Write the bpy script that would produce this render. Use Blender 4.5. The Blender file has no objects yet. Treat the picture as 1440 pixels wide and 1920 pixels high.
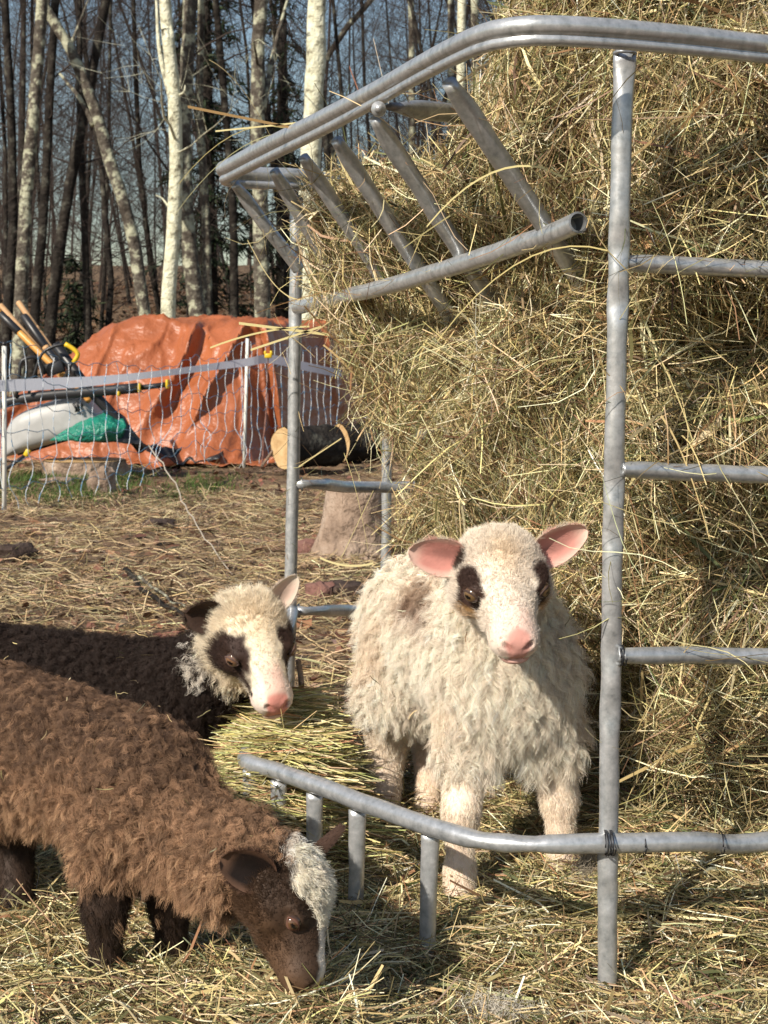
import bpy, math, random
import numpy as np
from mathutils import Vector, Matrix

random.seed(7)
rng = np.random.default_rng(11)
SC = bpy.context.scene
COL = SC.collection
R = math.radians

# ------------------------------------------------------------------ camera, sky, sun, exposure
F_PX, CAM_Z, PITCH = 2884.0, 0.88, math.atan(299.0 / 2884.0)
cam = bpy.data.cameras.new('camera'); cam_o = bpy.data.objects.new('camera', cam); COL.objects.link(cam_o)
cam.sensor_fit = 'HORIZONTAL'; cam.sensor_width = 36.0; cam.lens = 36.0 * F_PX / 1440.0
cam.clip_start = 0.05; cam.clip_end = 900.0
cam_o.location = (0, 0, CAM_Z); cam_o.rotation_euler = (math.pi / 2 - PITCH, 0, 0)
cam.dof.use_dof = True; cam.dof.focus_distance = 2.3; cam.dof.aperture_fstop = 26.0
SC.camera = cam_o

SUN = Vector((-0.52, -0.62, 0.59)).normalized()
w = bpy.data.worlds.new('World'); SC.world = w; w.use_nodes = True
nt = w.node_tree; bg = nt.nodes['Background']
sky = nt.nodes.new('ShaderNodeTexSky'); sky.sky_type = 'NISHITA'; sky.sun_disc = False
sky.sun_elevation = math.asin(SUN.z); sky.sun_rotation = math.atan2(SUN.x, SUN.y)
sky.air_density = 1.25; sky.dust_density = 0.8; sky.ozone_density = 1.6
nt.links.new(sky.outputs[0], bg.inputs[0]); bg.inputs[1].default_value = 0.09
sl = bpy.data.lights.new('sun', 'SUN'); sl.energy = 5.0; sl.angle = R(0.5); sl.color = (1.0, 0.91, 0.78)
so = bpy.data.objects.new('sun', sl); COL.objects.link(so); so.rotation_euler = SUN.to_track_quat('Z', 'Y').to_euler()
so.location = (-5, -6, 6)
SC.view_settings.view_transform = 'Standard'; SC.view_settings.look = 'None'
SC.view_settings.exposure = 0.38; SC.view_settings.gamma = 1.0; SC.view_settings.use_curve_mapping = False

def at(px, py, Y):
    """point at distance Y in front of the camera that the photograph shows at (px, py)"""
    cx, cy = (px - 720) / F_PX, (960 - py) / F_PX
    c, s = math.cos(PITCH), math.sin(PITCH)
    dy, dz = c + cy * s, cy * c - s
    return np.array([cx * Y / dy, Y, CAM_Z + dz * Y / dy])

# ------------------------------------------------------------------ numeric helpers
def _h(ix, iy, iz, seed):
    n = (ix.astype(np.int64) * 374761393 + iy.astype(np.int64) * 668265263 + iz.astype(np.int64) * 2147483647 + seed * 1274126177) & 0xFFFFFFFF
    n = ((n ^ (n >> 13)) * 1274126177) & 0xFFFFFFFF
    n = (n ^ (n >> 16)) & 0xFFFFFFFF
    return (n / 4294967295.0) * 2 - 1

def vnoise(P, seed=0):
    P = np.asarray(P, dtype=np.float64)
    I = np.floor(P).astype(np.int64); f = P - I; u = f * f * (3 - 2 * f)
    out = 0
    for dx in (0, 1):
        for dy in (0, 1):
            for dz in (0, 1):
                wgt = (u[..., 0] if dx else 1 - u[..., 0]) * (u[..., 1] if dy else 1 - u[..., 1]) * (u[..., 2] if dz else 1 - u[..., 2])
                out = out + wgt * _h(I[..., 0] + dx, I[..., 1] + dy, I[..., 2] + dz, seed)
    return out

def fbm(P, oct=4, seed=0):
    P = np.asarray(P, dtype=np.float64); a, o = 1.0, 0
    for k in range(oct):
        o = o + a * vnoise(P * 2 ** k, seed + k); a *= 0.5
    return o

def sstep(a, b, x):
    t = np.clip((x - a) / (b - a), 0, 1); return t * t * (3 - 2 * t)

def nrm(v):
    return v / np.maximum(np.linalg.norm(v, axis=-1, keepdims=True), 1e-9)

def spline(pts, n):
    """Catmull-Rom resample of a polyline to n points"""
    p = np.asarray(pts, dtype=float)
    if len(p) == 2: return p[0] + (p[1] - p[0]) * np.linspace(0, 1, n)[:, None]
    e = np.vstack([2 * p[0] - p[1], p, 2 * p[-1] - p[-2]])
    s = np.concatenate([[0], np.cumsum(np.linalg.norm(np.diff(p, axis=0), axis=1))]); s /= s[-1]
    out = []
    for t in np.linspace(0, 1, n):
        i = min(np.searchsorted(s, t, side='right') - 1, len(p) - 2); i = max(i, 0)
        u = (t - s[i]) / max(s[i + 1] - s[i], 1e-9)
        a, b, c, d = e[i], e[i + 1], e[i + 2], e[i + 3]
        out.append(0.5 * (2 * b + (c - a) * u + (2 * a - 5 * b + 4 * c - d) * u * u + (3 * b - a - 3 * c + d) * u ** 3))
    return np.array(out)

class MB:
    """collects pieces of one mesh"""
    def __init__(s): s.V, s.F, s.M, s.C, s.n = [], [], [], [], 0
    def add(s, V, F, mi=0, col=None):
        V = np.asarray(V, dtype=float).reshape(-1, 3)
        s.V.append(V)
        for f in F:
            s.F.append(np.asarray(f) + s.n); s.M.append(mi)
        s.C.append(np.tile(np.array(col if col is not None else (1, 1, 1)), (len(V), 1)) if np.ndim(col) < 2 else col)
        s.n += len(V)
    def box(s, c, size, rot=None, mi=0, bev=0.0, col=None):
        hx, hy, hz = np.array(size) / 2
        if bev <= 0:
            v = np.array([[x, y, z] for x in (-hx, hx) for y in (-hy, hy) for z in (-hz, hz)])
            f = [(0, 1, 3, 2), (4, 6, 7, 5), (0, 4, 5, 1), (2, 3, 7, 6), (0, 2, 6, 4), (1, 5, 7, 3)]
        else:
            b = bev; ring = lambda z, k: [(-hx + k, -hy + b + k * 0, z), (-hx + b, -hy + k, z), (hx - b, -hy + k, z), (hx - k, -hy + b, z), (hx - k, hy - b, z), (hx - b, hy - k, z), (-hx + b, hy - k, z), (-hx + k, hy - b, z)]
            v = np.array(ring(-hz, b * .6) + ring(-hz + b, 0) + ring(hz - b, 0) + ring(hz, b * .6))
            f = [tuple(range(7, -1, -1)), tuple(range(24, 32))]
            for r in range(3):
                for k in range(8): f.append((r * 8 + k, r * 8 + (k + 1) % 8, r * 8 + 8 + (k + 1) % 8, r * 8 + 8 + k))
        if rot is not None: v = v @ np.array(rot).T
        s.add(v + np.array(c), f, mi, col)
    def sweep(s, path, rad, sides=8, prof=None, up=(0, 0, 1), caps=True, mi=0, flat=None, col=None, closed=False):
        P = np.asarray(path, dtype=float); n = len(P)
        rad = np.broadcast_to(np.asarray(rad, dtype=float), (n,)) if np.ndim(rad) < 2 else rad
        T = nrm(np.gradient(P, axis=0))
        if closed: T = nrm(np.roll(P, -1, 0) - np.roll(P, 1, 0))
        up = np.array(up, dtype=float)
        if abs(np.dot(up, T[0])) > 0.95: up = np.array([0.0, 1.0, 0.1])
        if prof is None:
            a = np.linspace(0, 2 * np.pi, sides, endpoint=False); prof = np.stack([np.cos(a), np.sin(a)], 1)
        m = len(prof); V = np.zeros((n, m, 3)); N0 = None
        for i in range(n):
            ref = up if N0 is None else N0
            N = ref - T[i] * np.dot(ref, T[i]); N /= max(np.linalg.norm(N), 1e-9); N0 = N
            B = np.cross(T[i], N)
            r = rad[i]
            fl = flat[i] if flat is not None else (1, 1)
            V[i] = P[i] + (prof[:, :1] * fl[0] * N + prof[:, 1:] * fl[1] * B) * r
        F = []
        for i in range(n if closed else n - 1):
            j = (i + 1) % n
            for k in range(m):
                F.append((i * m + k, i * m + (k + 1) % m, j * m + (k + 1) % m, j * m + k))
        if caps and not closed:
            F.append(tuple(range(m - 1, -1, -1))); F.append(tuple(range((n - 1) * m, n * m)))
        s.add(V.reshape(-1, 3), F, mi, col)
    def build(s, name, mats, parent=None, smooth=True, color=False, sharp=None):
        me = bpy.data.meshes.new(name)
        V = np.concatenate(s.V)
        off = np.array(parent.location) if parent is not None and parent.parent is None else np.zeros(3)
        if parent is not None and parent.parent is not None: off = np.array(parent.parent.location) + np.array(parent.location)
        me.from_pydata((V - off).tolist(), [], [tuple(int(i) for i in f) for f in s.F])
        mats = mats if isinstance(mats, (list, tuple)) else [mats]
        for m in mats: me.materials.append(m)
        if len(mats) > 1: me.polygons.foreach_set('material_index', s.M)
        if smooth: me.polygons.foreach_set('use_smooth', [True] * len(me.polygons))
        if color:
            a = me.attributes.new('Col', 'FLOAT_COLOR', 'POINT'); C = np.concatenate(s.C)
            a.data.foreach_set('color', np.hstack([C, np.ones((len(C), 1))]).astype(np.float32).ravel())
        if sharp: me.set_sharp_from_angle(angle=R(sharp))
        me.update()
        o = bpy.data.objects.new(name, me); COL.objects.link(o)
        if parent is not None: o.parent = parent
        return o

def mesh_np(name, V, Q, mat, C=None, parent=None, smooth=True, tris=False):
    me = bpy.data.meshes.new(name); k = Q.shape[1]
    me.vertices.add(len(V)); me.vertices.foreach_set('co', np.asarray(V, np.float32).ravel())
    me.loops.add(Q.size); me.loops.foreach_set('vertex_index', Q.astype(np.int32).ravel())
    me.polygons.add(len(Q)); me.polygons.foreach_set('loop_start', np.arange(0, Q.size, k, dtype=np.int32))
    me.polygons.foreach_set('use_smooth', np.ones(len(Q), dtype=bool) if smooth else np.zeros(len(Q), dtype=bool))
    me.materials.append(mat)
    if C is not None:
        a = me.attributes.new('Col', 'FLOAT_COLOR', 'POINT')
        a.data.foreach_set('color', np.hstack([C, np.ones((len(C), 1))]).astype(np.float32).ravel())
    me.update(calc_edges=True); me.validate()
    o = bpy.data.objects.new(name, me); COL.objects.link(o)
    if parent is not None: o.parent = parent
    return o

def tag(o, label=None, cat=None, group=None, kind=None):
    if label: o['label'] = label
    if cat: o['category'] = cat
    if group: o['group'] = group
    if kind: o['kind'] = kind
    return o

def empty(name, loc, label=None, cat=None, group=None):
    o = bpy.data.objects.new(name, None); COL.objects.link(o); o.location = [float(v) for v in loc]; o.empty_display_size = 0.1
    return tag(o, label, cat, group)

def grid_faces(nu, nv):
    i = np.arange(nu - 1)[:, None] * nv + np.arange(nv - 1)[None, :]
    return np.stack([i, i + nv, i + nv + 1, i + 1], -1).reshape(-1, 4)

# signed-distance bodies and surface nets
def sd_cone(P, a, b, r1, r2):
    a, b = np.array(a), np.array(b); ba = b - a; pa = P - a
    h = np.clip((pa @ ba) / np.dot(ba, ba), 0, 1)
    return np.linalg.norm(pa - h[:, None] * ba, axis=1) - (r1 + (r2 - r1) * h)

def sd_ell(P, c, r, Rm=None):
    p = P - np.array(c)
    if Rm is not None: p = p @ Rm
    r = np.array(r); k0 = np.linalg.norm(p / r, axis=1); k1 = np.linalg.norm(p / (r * r), axis=1)
    return k0 * (k0 - 1) / np.maximum(k1, 1e-9)

def smin(a, b, k):
    h = np.clip(0.5 + 0.5 * (b - a) / k, 0, 1); return b + (a - b) * h - k * h * (1 - h)
def smax(a, b, k): return -smin(-a, -b, k)

def surface_nets(fn, lo, hi, h, band=4):
    lo = np.array(lo, float); n = (np.ceil((np.array(hi) - lo) / (h * band)).astype(int)) * band
    cn = n // band
    cc = np.stack(np.meshgrid(*[np.arange(c) for c in cn], indexing='ij'), -1).reshape(-1, 3)
    cd = fn(lo + (cc + 0.5) * band * h - 0.5 * h).reshape(cn)
    D = np.repeat(np.repeat(np.repeat(cd, band, 0), band, 1), band, 2).astype(np.float32)
    act = np.argwhere(np.abs(cd) < band * h * 2.2)
    sub = np.stack(np.meshgrid(*[np.arange(band)] * 3, indexing='ij'), -1).reshape(-1, 3)
    idx = (act[:, None, :] * band + sub[None]).reshape(-1, 3)
    D[idx[:, 0], idx[:, 1], idx[:, 2]] = fn(lo + idx * h)
    S = D < 0
    cnt = np.zeros(np.array(D.shape) - 1, dtype=np.int8)
    for dx in (0, 1):
        for dy in (0, 1):
            for dz in (0, 1):
                cnt += S[dx:D.shape[0] - 1 + dx, dy:D.shape[1] - 1 + dy, dz:D.shape[2] - 1 + dz]
    cells = np.argwhere((cnt > 0) & (cnt < 8))
    ids = -np.ones(cnt.shape, dtype=np.int64); ids[cells[:, 0], cells[:, 1], cells[:, 2]] = np.arange(len(cells))
    acc = np.zeros((len(cells), 3)); num = np.zeros(len(cells))
    cor = [(0, 0, 0), (1, 0, 0), (0, 1, 0), (1, 1, 0), (0, 0, 1), (1, 0, 1), (0, 1, 1), (1, 1, 1)]
    for a, b in ((0, 1), (2, 3), (4, 5), (6, 7), (0, 2), (1, 3), (4, 6), (5, 7), (0, 4), (1, 5), (2, 6), (3, 7)):
        ca, cb = cells + cor[a], cells + cor[b]
        da, db = D[ca[:, 0], ca[:, 1], ca[:, 2]], D[cb[:, 0], cb[:, 1], cb[:, 2]]
        m = (da < 0) != (db < 0); t = np.where(m, da / np.where(m, da - db, 1), 0)
        acc += np.where(m[:, None], ca + (cb - ca) * t[:, None], 0); num += m
    V = lo + acc / num[:, None] * h
    Q = []
    for ax in range(3):
        sl0 = [slice(None)] * 3; sl1 = [slice(None)] * 3; sl0[ax] = slice(0, -1); sl1[ax] = slice(1, None)
        A, B = S[tuple(sl0)], S[tuple(sl1)]
        e = np.argwhere(A != B); u, v = (ax + 1) % 3, (ax + 2) % 3
        ok = (e[:, u] > 0) & (e[:, v] > 0) & (e[:, u] < D.shape[u] - 1) & (e[:, v] < D.shape[v] - 1); e = e[ok]
        fl = A[e[:, 0], e[:, 1], e[:, 2]]
        q = []
        for du, dv in ((-1, -1), (0, -1), (0, 0), (-1, 0)):
            c = e.copy(); c[:, u] += du; c[:, v] += dv; q.append(ids[c[:, 0], c[:, 1], c[:, 2]])
        q = np.stack(q, 1); q[~fl] = q[~fl][:, ::-1]; Q.append(q)
    return V, np.concatenate(Q)

def vert_normals(V, Q):
    fn = np.cross(V[Q[:, 2]] - V[Q[:, 0]], V[Q[:, 3 % Q.shape[1]]] - V[Q[:, 1]])
    N = np.zeros_like(V)
    for k in range(Q.shape[1]): np.add.at(N, Q[:, k], fn)
    return nrm(N)

def lap_smooth(V, Q, it=2, f=0.5):
    for _ in range(it):
        A = np.zeros_like(V); c = np.zeros(len(V))
        for k in range(4):
            np.add.at(A, Q[:, k], V[Q[:, (k + 1) % 4]]); np.add.at(c, Q[:, k], 1)
        V = V + f * (A / np.maximum(c, 1)[:, None] - V)
    return V

def sample_quads(V, Q, N, n, wfn=None):
    a, b, c, d = (V[Q[:, k]] for k in range(4))
    area = 0.5 * np.linalg.norm(np.cross(c - a, d - b), axis=1); cen = (a + b + c + d) / 4
    if wfn is not None: area = area * wfn(cen, N[Q].mean(1))
    cs = np.cumsum(area); f = np.searchsorted(cs, rng.random(n) * cs[-1]); f = np.minimum(f, len(Q) - 1)
    u, v = rng.random((n, 1)), rng.random((n, 1))
    mix = lambda X: (X[Q[f, 0]] * (1 - u) + X[Q[f, 1]] * u) * (1 - v) + (X[Q[f, 3]] * (1 - u) + X[Q[f, 2]] * u) * v
    return mix(V), nrm(mix(N))

# ------------------------------------------------------------------ materials
def mat(name, base, rough=0.6, metal=0.0, spec=0.4, noise=None, bump=None, attr=False, coat=0.0, trans=0.0, attr_var=0.0):
    """noise = (scale, detail, [(pos, colour), ...]);  bump = [(scale, strength, distance), ...]"""
    m = bpy.data.materials.new(name); m.use_nodes = True; t = m.node_tree; p = t.nodes['Principled BSDF']
    p.inputs['Base Color'].default_value = (*base, 1); p.inputs['Roughness'].default_value = rough
    p.inputs['Metallic'].default_value = metal; p.inputs['Specular IOR Level'].default_value = spec
    if coat: p.inputs['Coat Weight'].default_value = coat; p.inputs['Coat Roughness'].default_value = 0.25
    tc = t.nodes.new('ShaderNodeTexCoord')
    if noise:
        nz = t.nodes.new('ShaderNodeTexNoise'); nz.inputs['Scale'].default_value = noise[0]; nz.inputs['Detail'].default_value = noise[1]
        nz.inputs['Roughness'].default_value = 0.65
        rp = t.nodes.new('ShaderNodeValToRGB')
        while len(rp.color_ramp.elements) < len(noise[2]): rp.color_ramp.elements.new(0.5)
        for e, (ps, c) in zip(rp.color_ramp.elements, noise[2]): e.position = ps; e.color = (*c, 1)
        t.links.new(tc.outputs['Object'], nz.inputs['Vector']); t.links.new(nz.outputs['Fac'], rp.inputs[0])
        t.links.new(rp.outputs[0], p.inputs['Base Color'])
    if attr:
        an = t.nodes.new('ShaderNodeAttribute'); an.attribute_name = 'Col'
        src = an.outputs['Color']
        if noise:
            mx = t.nodes.new('ShaderNodeMix'); mx.data_type = 'RGBA'; mx.blend_type = 'MULTIPLY'; mx.inputs[0].default_value = 1.0
            t.links.new(src, mx.inputs[6]); t.links.new(rp.outputs[0], mx.inputs[7]); src = mx.outputs[2]
        t.links.new(src, p.inputs['Base Color'])
        if trans:
            tb = t.nodes.new('ShaderNodeBsdfTranslucent'); ms = t.nodes.new('ShaderNodeMixShader'); ms.inputs[0].default_value = trans
            t.links.new(src, tb.inputs[0]); t.links.new(p.outputs[0], ms.inputs[1]); t.links.new(tb.outputs[0], ms.inputs[2])
            t.links.new(ms.outputs[0], t.nodes['Material Output'].inputs[0])
    prev = None
    for (sc_, st, di) in (bump or []):
        nb = t.nodes.new('ShaderNodeTexNoise'); nb.inputs['Scale'].default_value = sc_; nb.inputs['Detail'].default_value = 5
        bp = t.nodes.new('ShaderNodeBump'); bp.inputs['Strength'].default_value = st; bp.inputs['Distance'].default_value = di
        t.links.new(tc.outputs['Object'], nb.inputs['Vector']); t.links.new(nb.outputs['Fac'], bp.inputs['Height'])
        if prev: t.links.new(prev.outputs[0], bp.inputs['Normal'])
        prev = bp
    if prev: t.links.new(prev.outputs[0], p.inputs['Normal'])
    return m

M = {}
M['ground'] = mat('soil', (.1, .06, .04), 0.95, spec=0.1, noise=(5.0, 12, [(.28, (.06, .037, .026)), (.45, (.14, .092, .06)), (.6, (.23, .16, .095)), (.75, (.33, .25, .15))]), bump=[(9, .8, .06), (60, .8, .015)])
M['straw'] = mat('straw', (.4, .3, .15), 0.5, spec=0.35, attr=True, trans=0.05)
M['haycore'] = mat('shaded_hay_core', (.1, .08, .04), 0.9, spec=0.1, noise=(30, 8, [(.3, (.022, .015, .008)), (.55, (.05, .035, .016)), (.75, (.10, .073, .035))]), bump=[(40, 1.0, .02)])  # core coloured near black so gaps between straws look deep in shade
M['galv'] = mat('galvanised_steel', (.45, .47, .49), 0.34, metal=0.55, spec=0.5, noise=(70, 9, [(.3, (.27, .285, .295)), (.47, (.42, .435, .445)), (.56, (.47, .48, .49)), (.72, (.62, .63, .64))]), bump=[(90, .2, .002), (14, .15, .006)])
M['galv_dark'] = mat('dark_steel', (.3, .31, .32), 0.45, metal=0.6, spec=0.5, noise=(40, 6, [(.3, (.17, .18, .19)), (.5, (.29, .30, .31)), (.7, (.4, .41, .42))]), bump=[(80, .15, .002)])  # darker copy of the galvanised steel, for inner rails, welds and tube mouth
M['wire'] = mat('wire', (.04, .04, .045), 0.45, metal=0.7)
M['bark_lichen'] = mat('lichen_bark', (.4, .4, .3), 0.9, spec=0.15, noise=(9, 10, [(.30, (.10, .085, .06)), (.38, (.30, .28, .20)), (.48, (.58, .57, .42)), (.7, (.72, .71, .56))]), bump=[(14, .9, .05), (50, .7, .02)])
M['bark_mid'] = mat('patchy_bark', (.2, .18, .14), 0.9, spec=0.15, noise=(6, 10, [(.38, (.055, .045, .036)), (.50, (.12, .105, .085)), (.56, (.36, .36, .26)), (.7, (.45, .45, .34))]), bump=[(14, .9, .05), (50, .6, .02)])
M['bark_dark'] = mat('dark_bark', (.05, .042, .035), 0.9, spec=0.12, noise=(5, 8, [(.35, (.012, .010, .009)), (.54, (.030, .025, .021)), (.63, (.08, .076, .062)), (.75, (.22, .215, .17))]), bump=[(14, .9, .05)])
M['twig'] = mat('twig', (.055, .042, .036), 0.85, spec=0.15)
M['needles'] = mat('needles', (.02, .032, .018), 0.8, spec=0.2, attr=True)
M['tarp'] = mat('orange_tarp', (.42, .115, .035), 0.40, spec=0.45, noise=(3.0, 8, [(.3, (.27, .082, .032)), (.6, (.345, .105, .040)), (.8, (.38, .125, .052))]), bump=[(4, .5, .10), (14, .35, .035), (40, .2, .010)])
M['greentarp'] = mat('green_tarp', (.01, .19, .13), 0.3, spec=0.5, noise=(8, 5, [(.3, (.006, .13, .09)), (.7, (.02, .25, .17))]), bump=[(14, .9, .05), (40, .6, .02)])
M['greyplastic'] = mat('grey_plastic', (.36, .36, .35), 0.45, spec=0.4, noise=(12, 6, [(.35, (.33, .33, .32)), (.65, (.40, .40, .39))]), bump=[(120, .1, .003)])
M['black'] = mat('black_plastic', (.018, .018, .02), 0.4, spec=0.5, bump=[(60, .1, .002)])
M['yellow'] = mat('yellow_plastic', (.62, .42, .02), 0.4, spec=0.4)
M['ash'] = mat('tool_wood', (.50, .30, .15), 0.55, spec=0.3, noise=(25, 5, [(.3, (.42, .24, .11)), (.7, (.58, .36, .19))]))
M['ash_orange'] = mat('varnished_wood', (.58, .28, .06), 0.4, spec=0.4, noise=(25, 5, [(.3, (.48, .22, .045)), (.7, (.66, .34, .09))]))
M['white'] = mat('white_post', (.72, .72, .66), 0.5, spec=0.3, noise=(20, 5, [(.3, (.62, .61, .54)), (.7, (.78, .78, .73))]))
M['twine'] = mat('net_twine', (.50, .58, .66), 0.6, spec=0.3, noise=(30, 3, [(.40, (.12, .3, .5)), (.46, (.55, .6, .64)), (.7, (.66, .68, .7))]))
M['bluetwine'] = mat('blue_twine', (.12, .22, .32), 0.6, spec=0.3)
M['tape'] = mat('fence_tape', (.6, .6, .64), 0.5, spec=0.3, noise=(40, 4, [(.35, (.5, .5, .55)), (.65, (.72, .72, .75))]), trans=0)
_t = M['tape'].node_tree; _tb = _t.nodes.new('ShaderNodeBsdfTranslucent'); _tb.inputs[0].default_value = (.62, .64, .72, 1)
_ms = _t.nodes.new('ShaderNodeMixShader'); _ms.inputs[0].default_value = .6; _t.links.new(_t.nodes['Principled BSDF'].outputs[0], _ms.inputs[1]); _t.links.new(_tb.outputs[0], _ms.inputs[2]); _t.links.new(_ms.outputs[0], _t.nodes['Material Output'].inputs[0])
M['palestem'] = mat('pale_stem', (.42, .37, .30), .7, spec=.2)
M['cutwood'] = mat('sawn_wood', (.5, .34, .17), 0.75, spec=0.2, noise=(14, 8, [(.3, (.36, .22, .10)), (.5, (.50, .34, .17)), (.75, (.60, .43, .24))]), bump=[(60, .4, .01)])
M['stump'] = mat('weathered_stump', (.3, .22, .17), 0.85, spec=0.15, noise=(7, 10, [(.3, (.13, .09, .065)), (.5, (.29, .21, .155)), (.7, (.42, .33, .26))]), bump=[(20, 1.0, .04), (60, .6, .01)])
M['rock_red'] = mat('red_rock', (.2, .1, .08), 0.9, spec=0.15, noise=(12, 8, [(.3, (.13, .06, .05)), (.7, (.27, .15, .12))]), bump=[(30, .8, .02)])
M['rock_dark'] = mat('dark_rock', (.05, .035, .03), 0.9, spec=0.15, noise=(12, 8, [(.3, (.03, .02, .018)), (.7, (.10, .07, .055))]), bump=[(30, .8, .02)])
M['moss'] = mat('grass_blades', (.06, .1, .02), 0.7, spec=0.2, attr=True, trans=0.2)
M['litter'] = mat('dead_leaves', (.2, .12, .07), 0.8, spec=0.15, attr=True, trans=0.15)
M['skin'] = mat('hide', (.5, .4, .3), 0.65, spec=0.25, attr=True, bump=[(220, .25, .002)])
M['wool'] = mat('wool', (.6, .5, .4), 0.55, spec=0.25, attr=True, trans=0.12)
M['eye'] = mat('eyeball', (.2, .1, .04), 0.08, spec=0.6, attr=True)

# ------------------------------------------------------------------ ground
def gh(x, y):
    x = np.asarray(x, float); y = np.asarray(y, float)
    P = np.stack(np.broadcast_arrays(x, y, np.zeros_like(x)), -1)
    near = fbm(P * 1.3, 3, 5) * 0.03 + fbm(P * 6, 3, 9) * 0.014
    near = near * sstep(2.6, 4.5, y)
    rise = 0.085 * np.maximum(y - 15.5, 0) * sstep(15.5, 30, y)
    rise = np.where(y > 75, 0.085 * 59.5 + 0.012 * (y - 75), rise)
    return near + rise - .09 * (1 - sstep(2.5, 4.2, y))

ys = np.concatenate([[-60, -25, -10, -4, -1, 0.5], np.arange(1.0, 15, 0.05), 15 * 1.02 ** np.arange(0, 160)])
us = np.linspace(-1, 1, 161); us = np.sign(us) * np.abs(us) ** 1.6
half = np.where(ys < 0, 60, 3 + 1.25 * np.maximum(ys, 0))
GX = us[None, :] * half[:, None]; GY = np.repeat(ys[:, None], len(us), 1)
gv = np.stack([GX, GY, gh(GX, GY)], -1).reshape(-1, 3)
gq = grid_faces(len(ys), len(us))[:, ::-1]
ground = mesh_np('ground', gv, gq, M['ground']); tag(ground, kind='structure')

# ribbons (straw, leaves, grass): vectorised
def ribbons(P0, D, L, W, bend, K=4, roll=None, kink=0.0, taper=0.35):
    n = len(P0); t = np.linspace(0, 1, K)
    D = nrm(D); r1 = nrm(np.cross(D, rng.normal(size=(n, 3)))); r2 = np.cross(D, r1)
    amp = (bend * L * rng.normal(size=n))[:, None]
    amp2 = (bend * 0.5 * L * rng.normal(size=n))[:, None]
    C = P0[:, None] + D[:, None] * ((t - 0.5)[None, :, None] * L[:, None, None])
    C = C + r1[:, None] * (amp[:, None] * (4 * (t - .5) ** 2)[None, :, None]) + r2[:, None] * (amp2[:, None] * np.sin(t * 5 + 1)[None, :, None])
    S = r2 if roll is None else nrm(np.cross(D, roll + 0.5 * rng.normal(size=(n, 3))))
    wt = (1 - taper * np.abs(2 * t - 1))[None, :, None]
    A, B = C - S[:, None] * W[:, None, None] * wt / 2, C + S[:, None] * W[:, None, None] * wt / 2
    V = np.stack([A, B], 2).reshape(-1, 3)
    base = (np.arange(n) * K * 2)[:, None] + (np.arange(K - 1) * 2)[None, :]
    Q = np.stack([base, base + 1, base + 3, base + 2], -1).reshape(-1, 4)
    return V, Q, K * 2

def pick_cols(n, pal, wts, var=0.22):
    pal = np.array(pal); i = rng.choice(len(pal), n, p=np.array(wts) / np.sum(wts))
    c = pal[i] * (1 + var * rng.normal(size=(n, 1))) * (1 + 0.06 * rng.normal(size=(n, 3)))
    return np.clip(c, 0.01, 0.85)

HAYPAL = [(.56, .45, .225), (.38, .315, .15), (.82, .70, .45), (.17, .16, .07), (.28, .165, .085), (.12, .07, .038), (.10, .115, .045)]
HAYW = [.25, .20, .15, .14, .10, .09, .07]

class Acc:
    def __init__(s): s.V, s.Q, s.C, s.n = [], [], [], 0
    def add(s, V, Q, C): s.V.append(V); s.Q.append(Q + s.n); s.C.append(C); s.n += len(V)
    def straw(s, P, D, L, W, bend=0.08, K=4, pal=HAYPAL, wts=HAYW, roll=None, var=0.26, taper=.35):
        V, Q, m = ribbons(P, D, L, W, bend, K, roll, taper=taper); c = pick_cols(len(P), pal, wts, var)
        s.add(V, Q, np.repeat(c, m, 0))
    def build(s, name, m, parent=None): return mesh_np(name, np.concatenate(s.V), np.concatenate(s.Q), m, np.concatenate(s.C), parent)

# litter of old hay, leaves and grass over the yard (4 to 13 m away)
yard = Acc(); n = 74000
yy = 3.0 + (13.6 - 3.0) * rng.random(n) ** 0.95; xx = (rng.random(n) * 2 - 1) * (0.30 * yy + .2)
pn = fbm(np.stack([xx * .9, yy * .9, yy * 0], -1), 3, 21)
keep = (rng.random(n) < np.clip(0.55 + 0.8 * pn + 0.25 * ((yy > 4.8) & (yy < 8.5)) - .35 * (yy > 9.5), 0.05, 1)); xx, yy = xx[keep], yy[keep]; n = len(xx)
D = rng.normal(size=(n, 3)); D[:, 2] *= 0.16
yard.straw(np.stack([xx, yy, gh(xx, yy) + .012 + .02 * rng.random(n)], -1), D, rng.uniform(.05, .2, n), rng.uniform(.002, .0045, n), .12,
           pal=[(.42, .32, .175), (.33, .235, .125), (.52, .42, .25), (.20, .13, .075), (.13, .08, .05)], wts=[.36, .28, .16, .13, .07])
yard.build('straw_litter', M['straw']); tag(bpy.data.objects['straw_litter'], 'brown old hay and straw trodden over the dirt yard', 'straw', kind='stuff')

lv = Acc(); n = 4500
yy = 3.2 + 11 * rng.random(n); xx = (rng.random(n) * 2 - 1) * (.3 * yy + .3)
D = rng.normal(size=(n, 3)); D[:, 2] *= .2
lv.straw(np.stack([xx, yy, gh(xx, yy) + .012], -1), D, rng.uniform(.03, .08, n), rng.uniform(.015, .04, n), .15, K=3,
         pal=[(.20, .10, .065), (.14, .075, .05), (.27, .16, .10), (.32, .23, .16)], wts=[.4, .3, .2, .1], roll=np.tile((0, 0, 1.0), (n, 1)))
n = 16000
yy = 16 + 40 * rng.random(n); xx = (rng.random(n) * 2 - 1) * (.3 * yy)
D = rng.normal(size=(n, 3)); D[:, 2] *= .3
lv.straw(np.stack([xx, yy, gh(xx, yy) + .03], -1), D, rng.uniform(.08, .2, n), rng.uniform(.05, .1, n), .15, K=3,
         pal=[(.13, .075, .045), (.09, .055, .035), (.19, .115, .07)], wts=[.4, .4, .2], roll=np.tile((0, 0, 1.0), (n, 1)))
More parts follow.
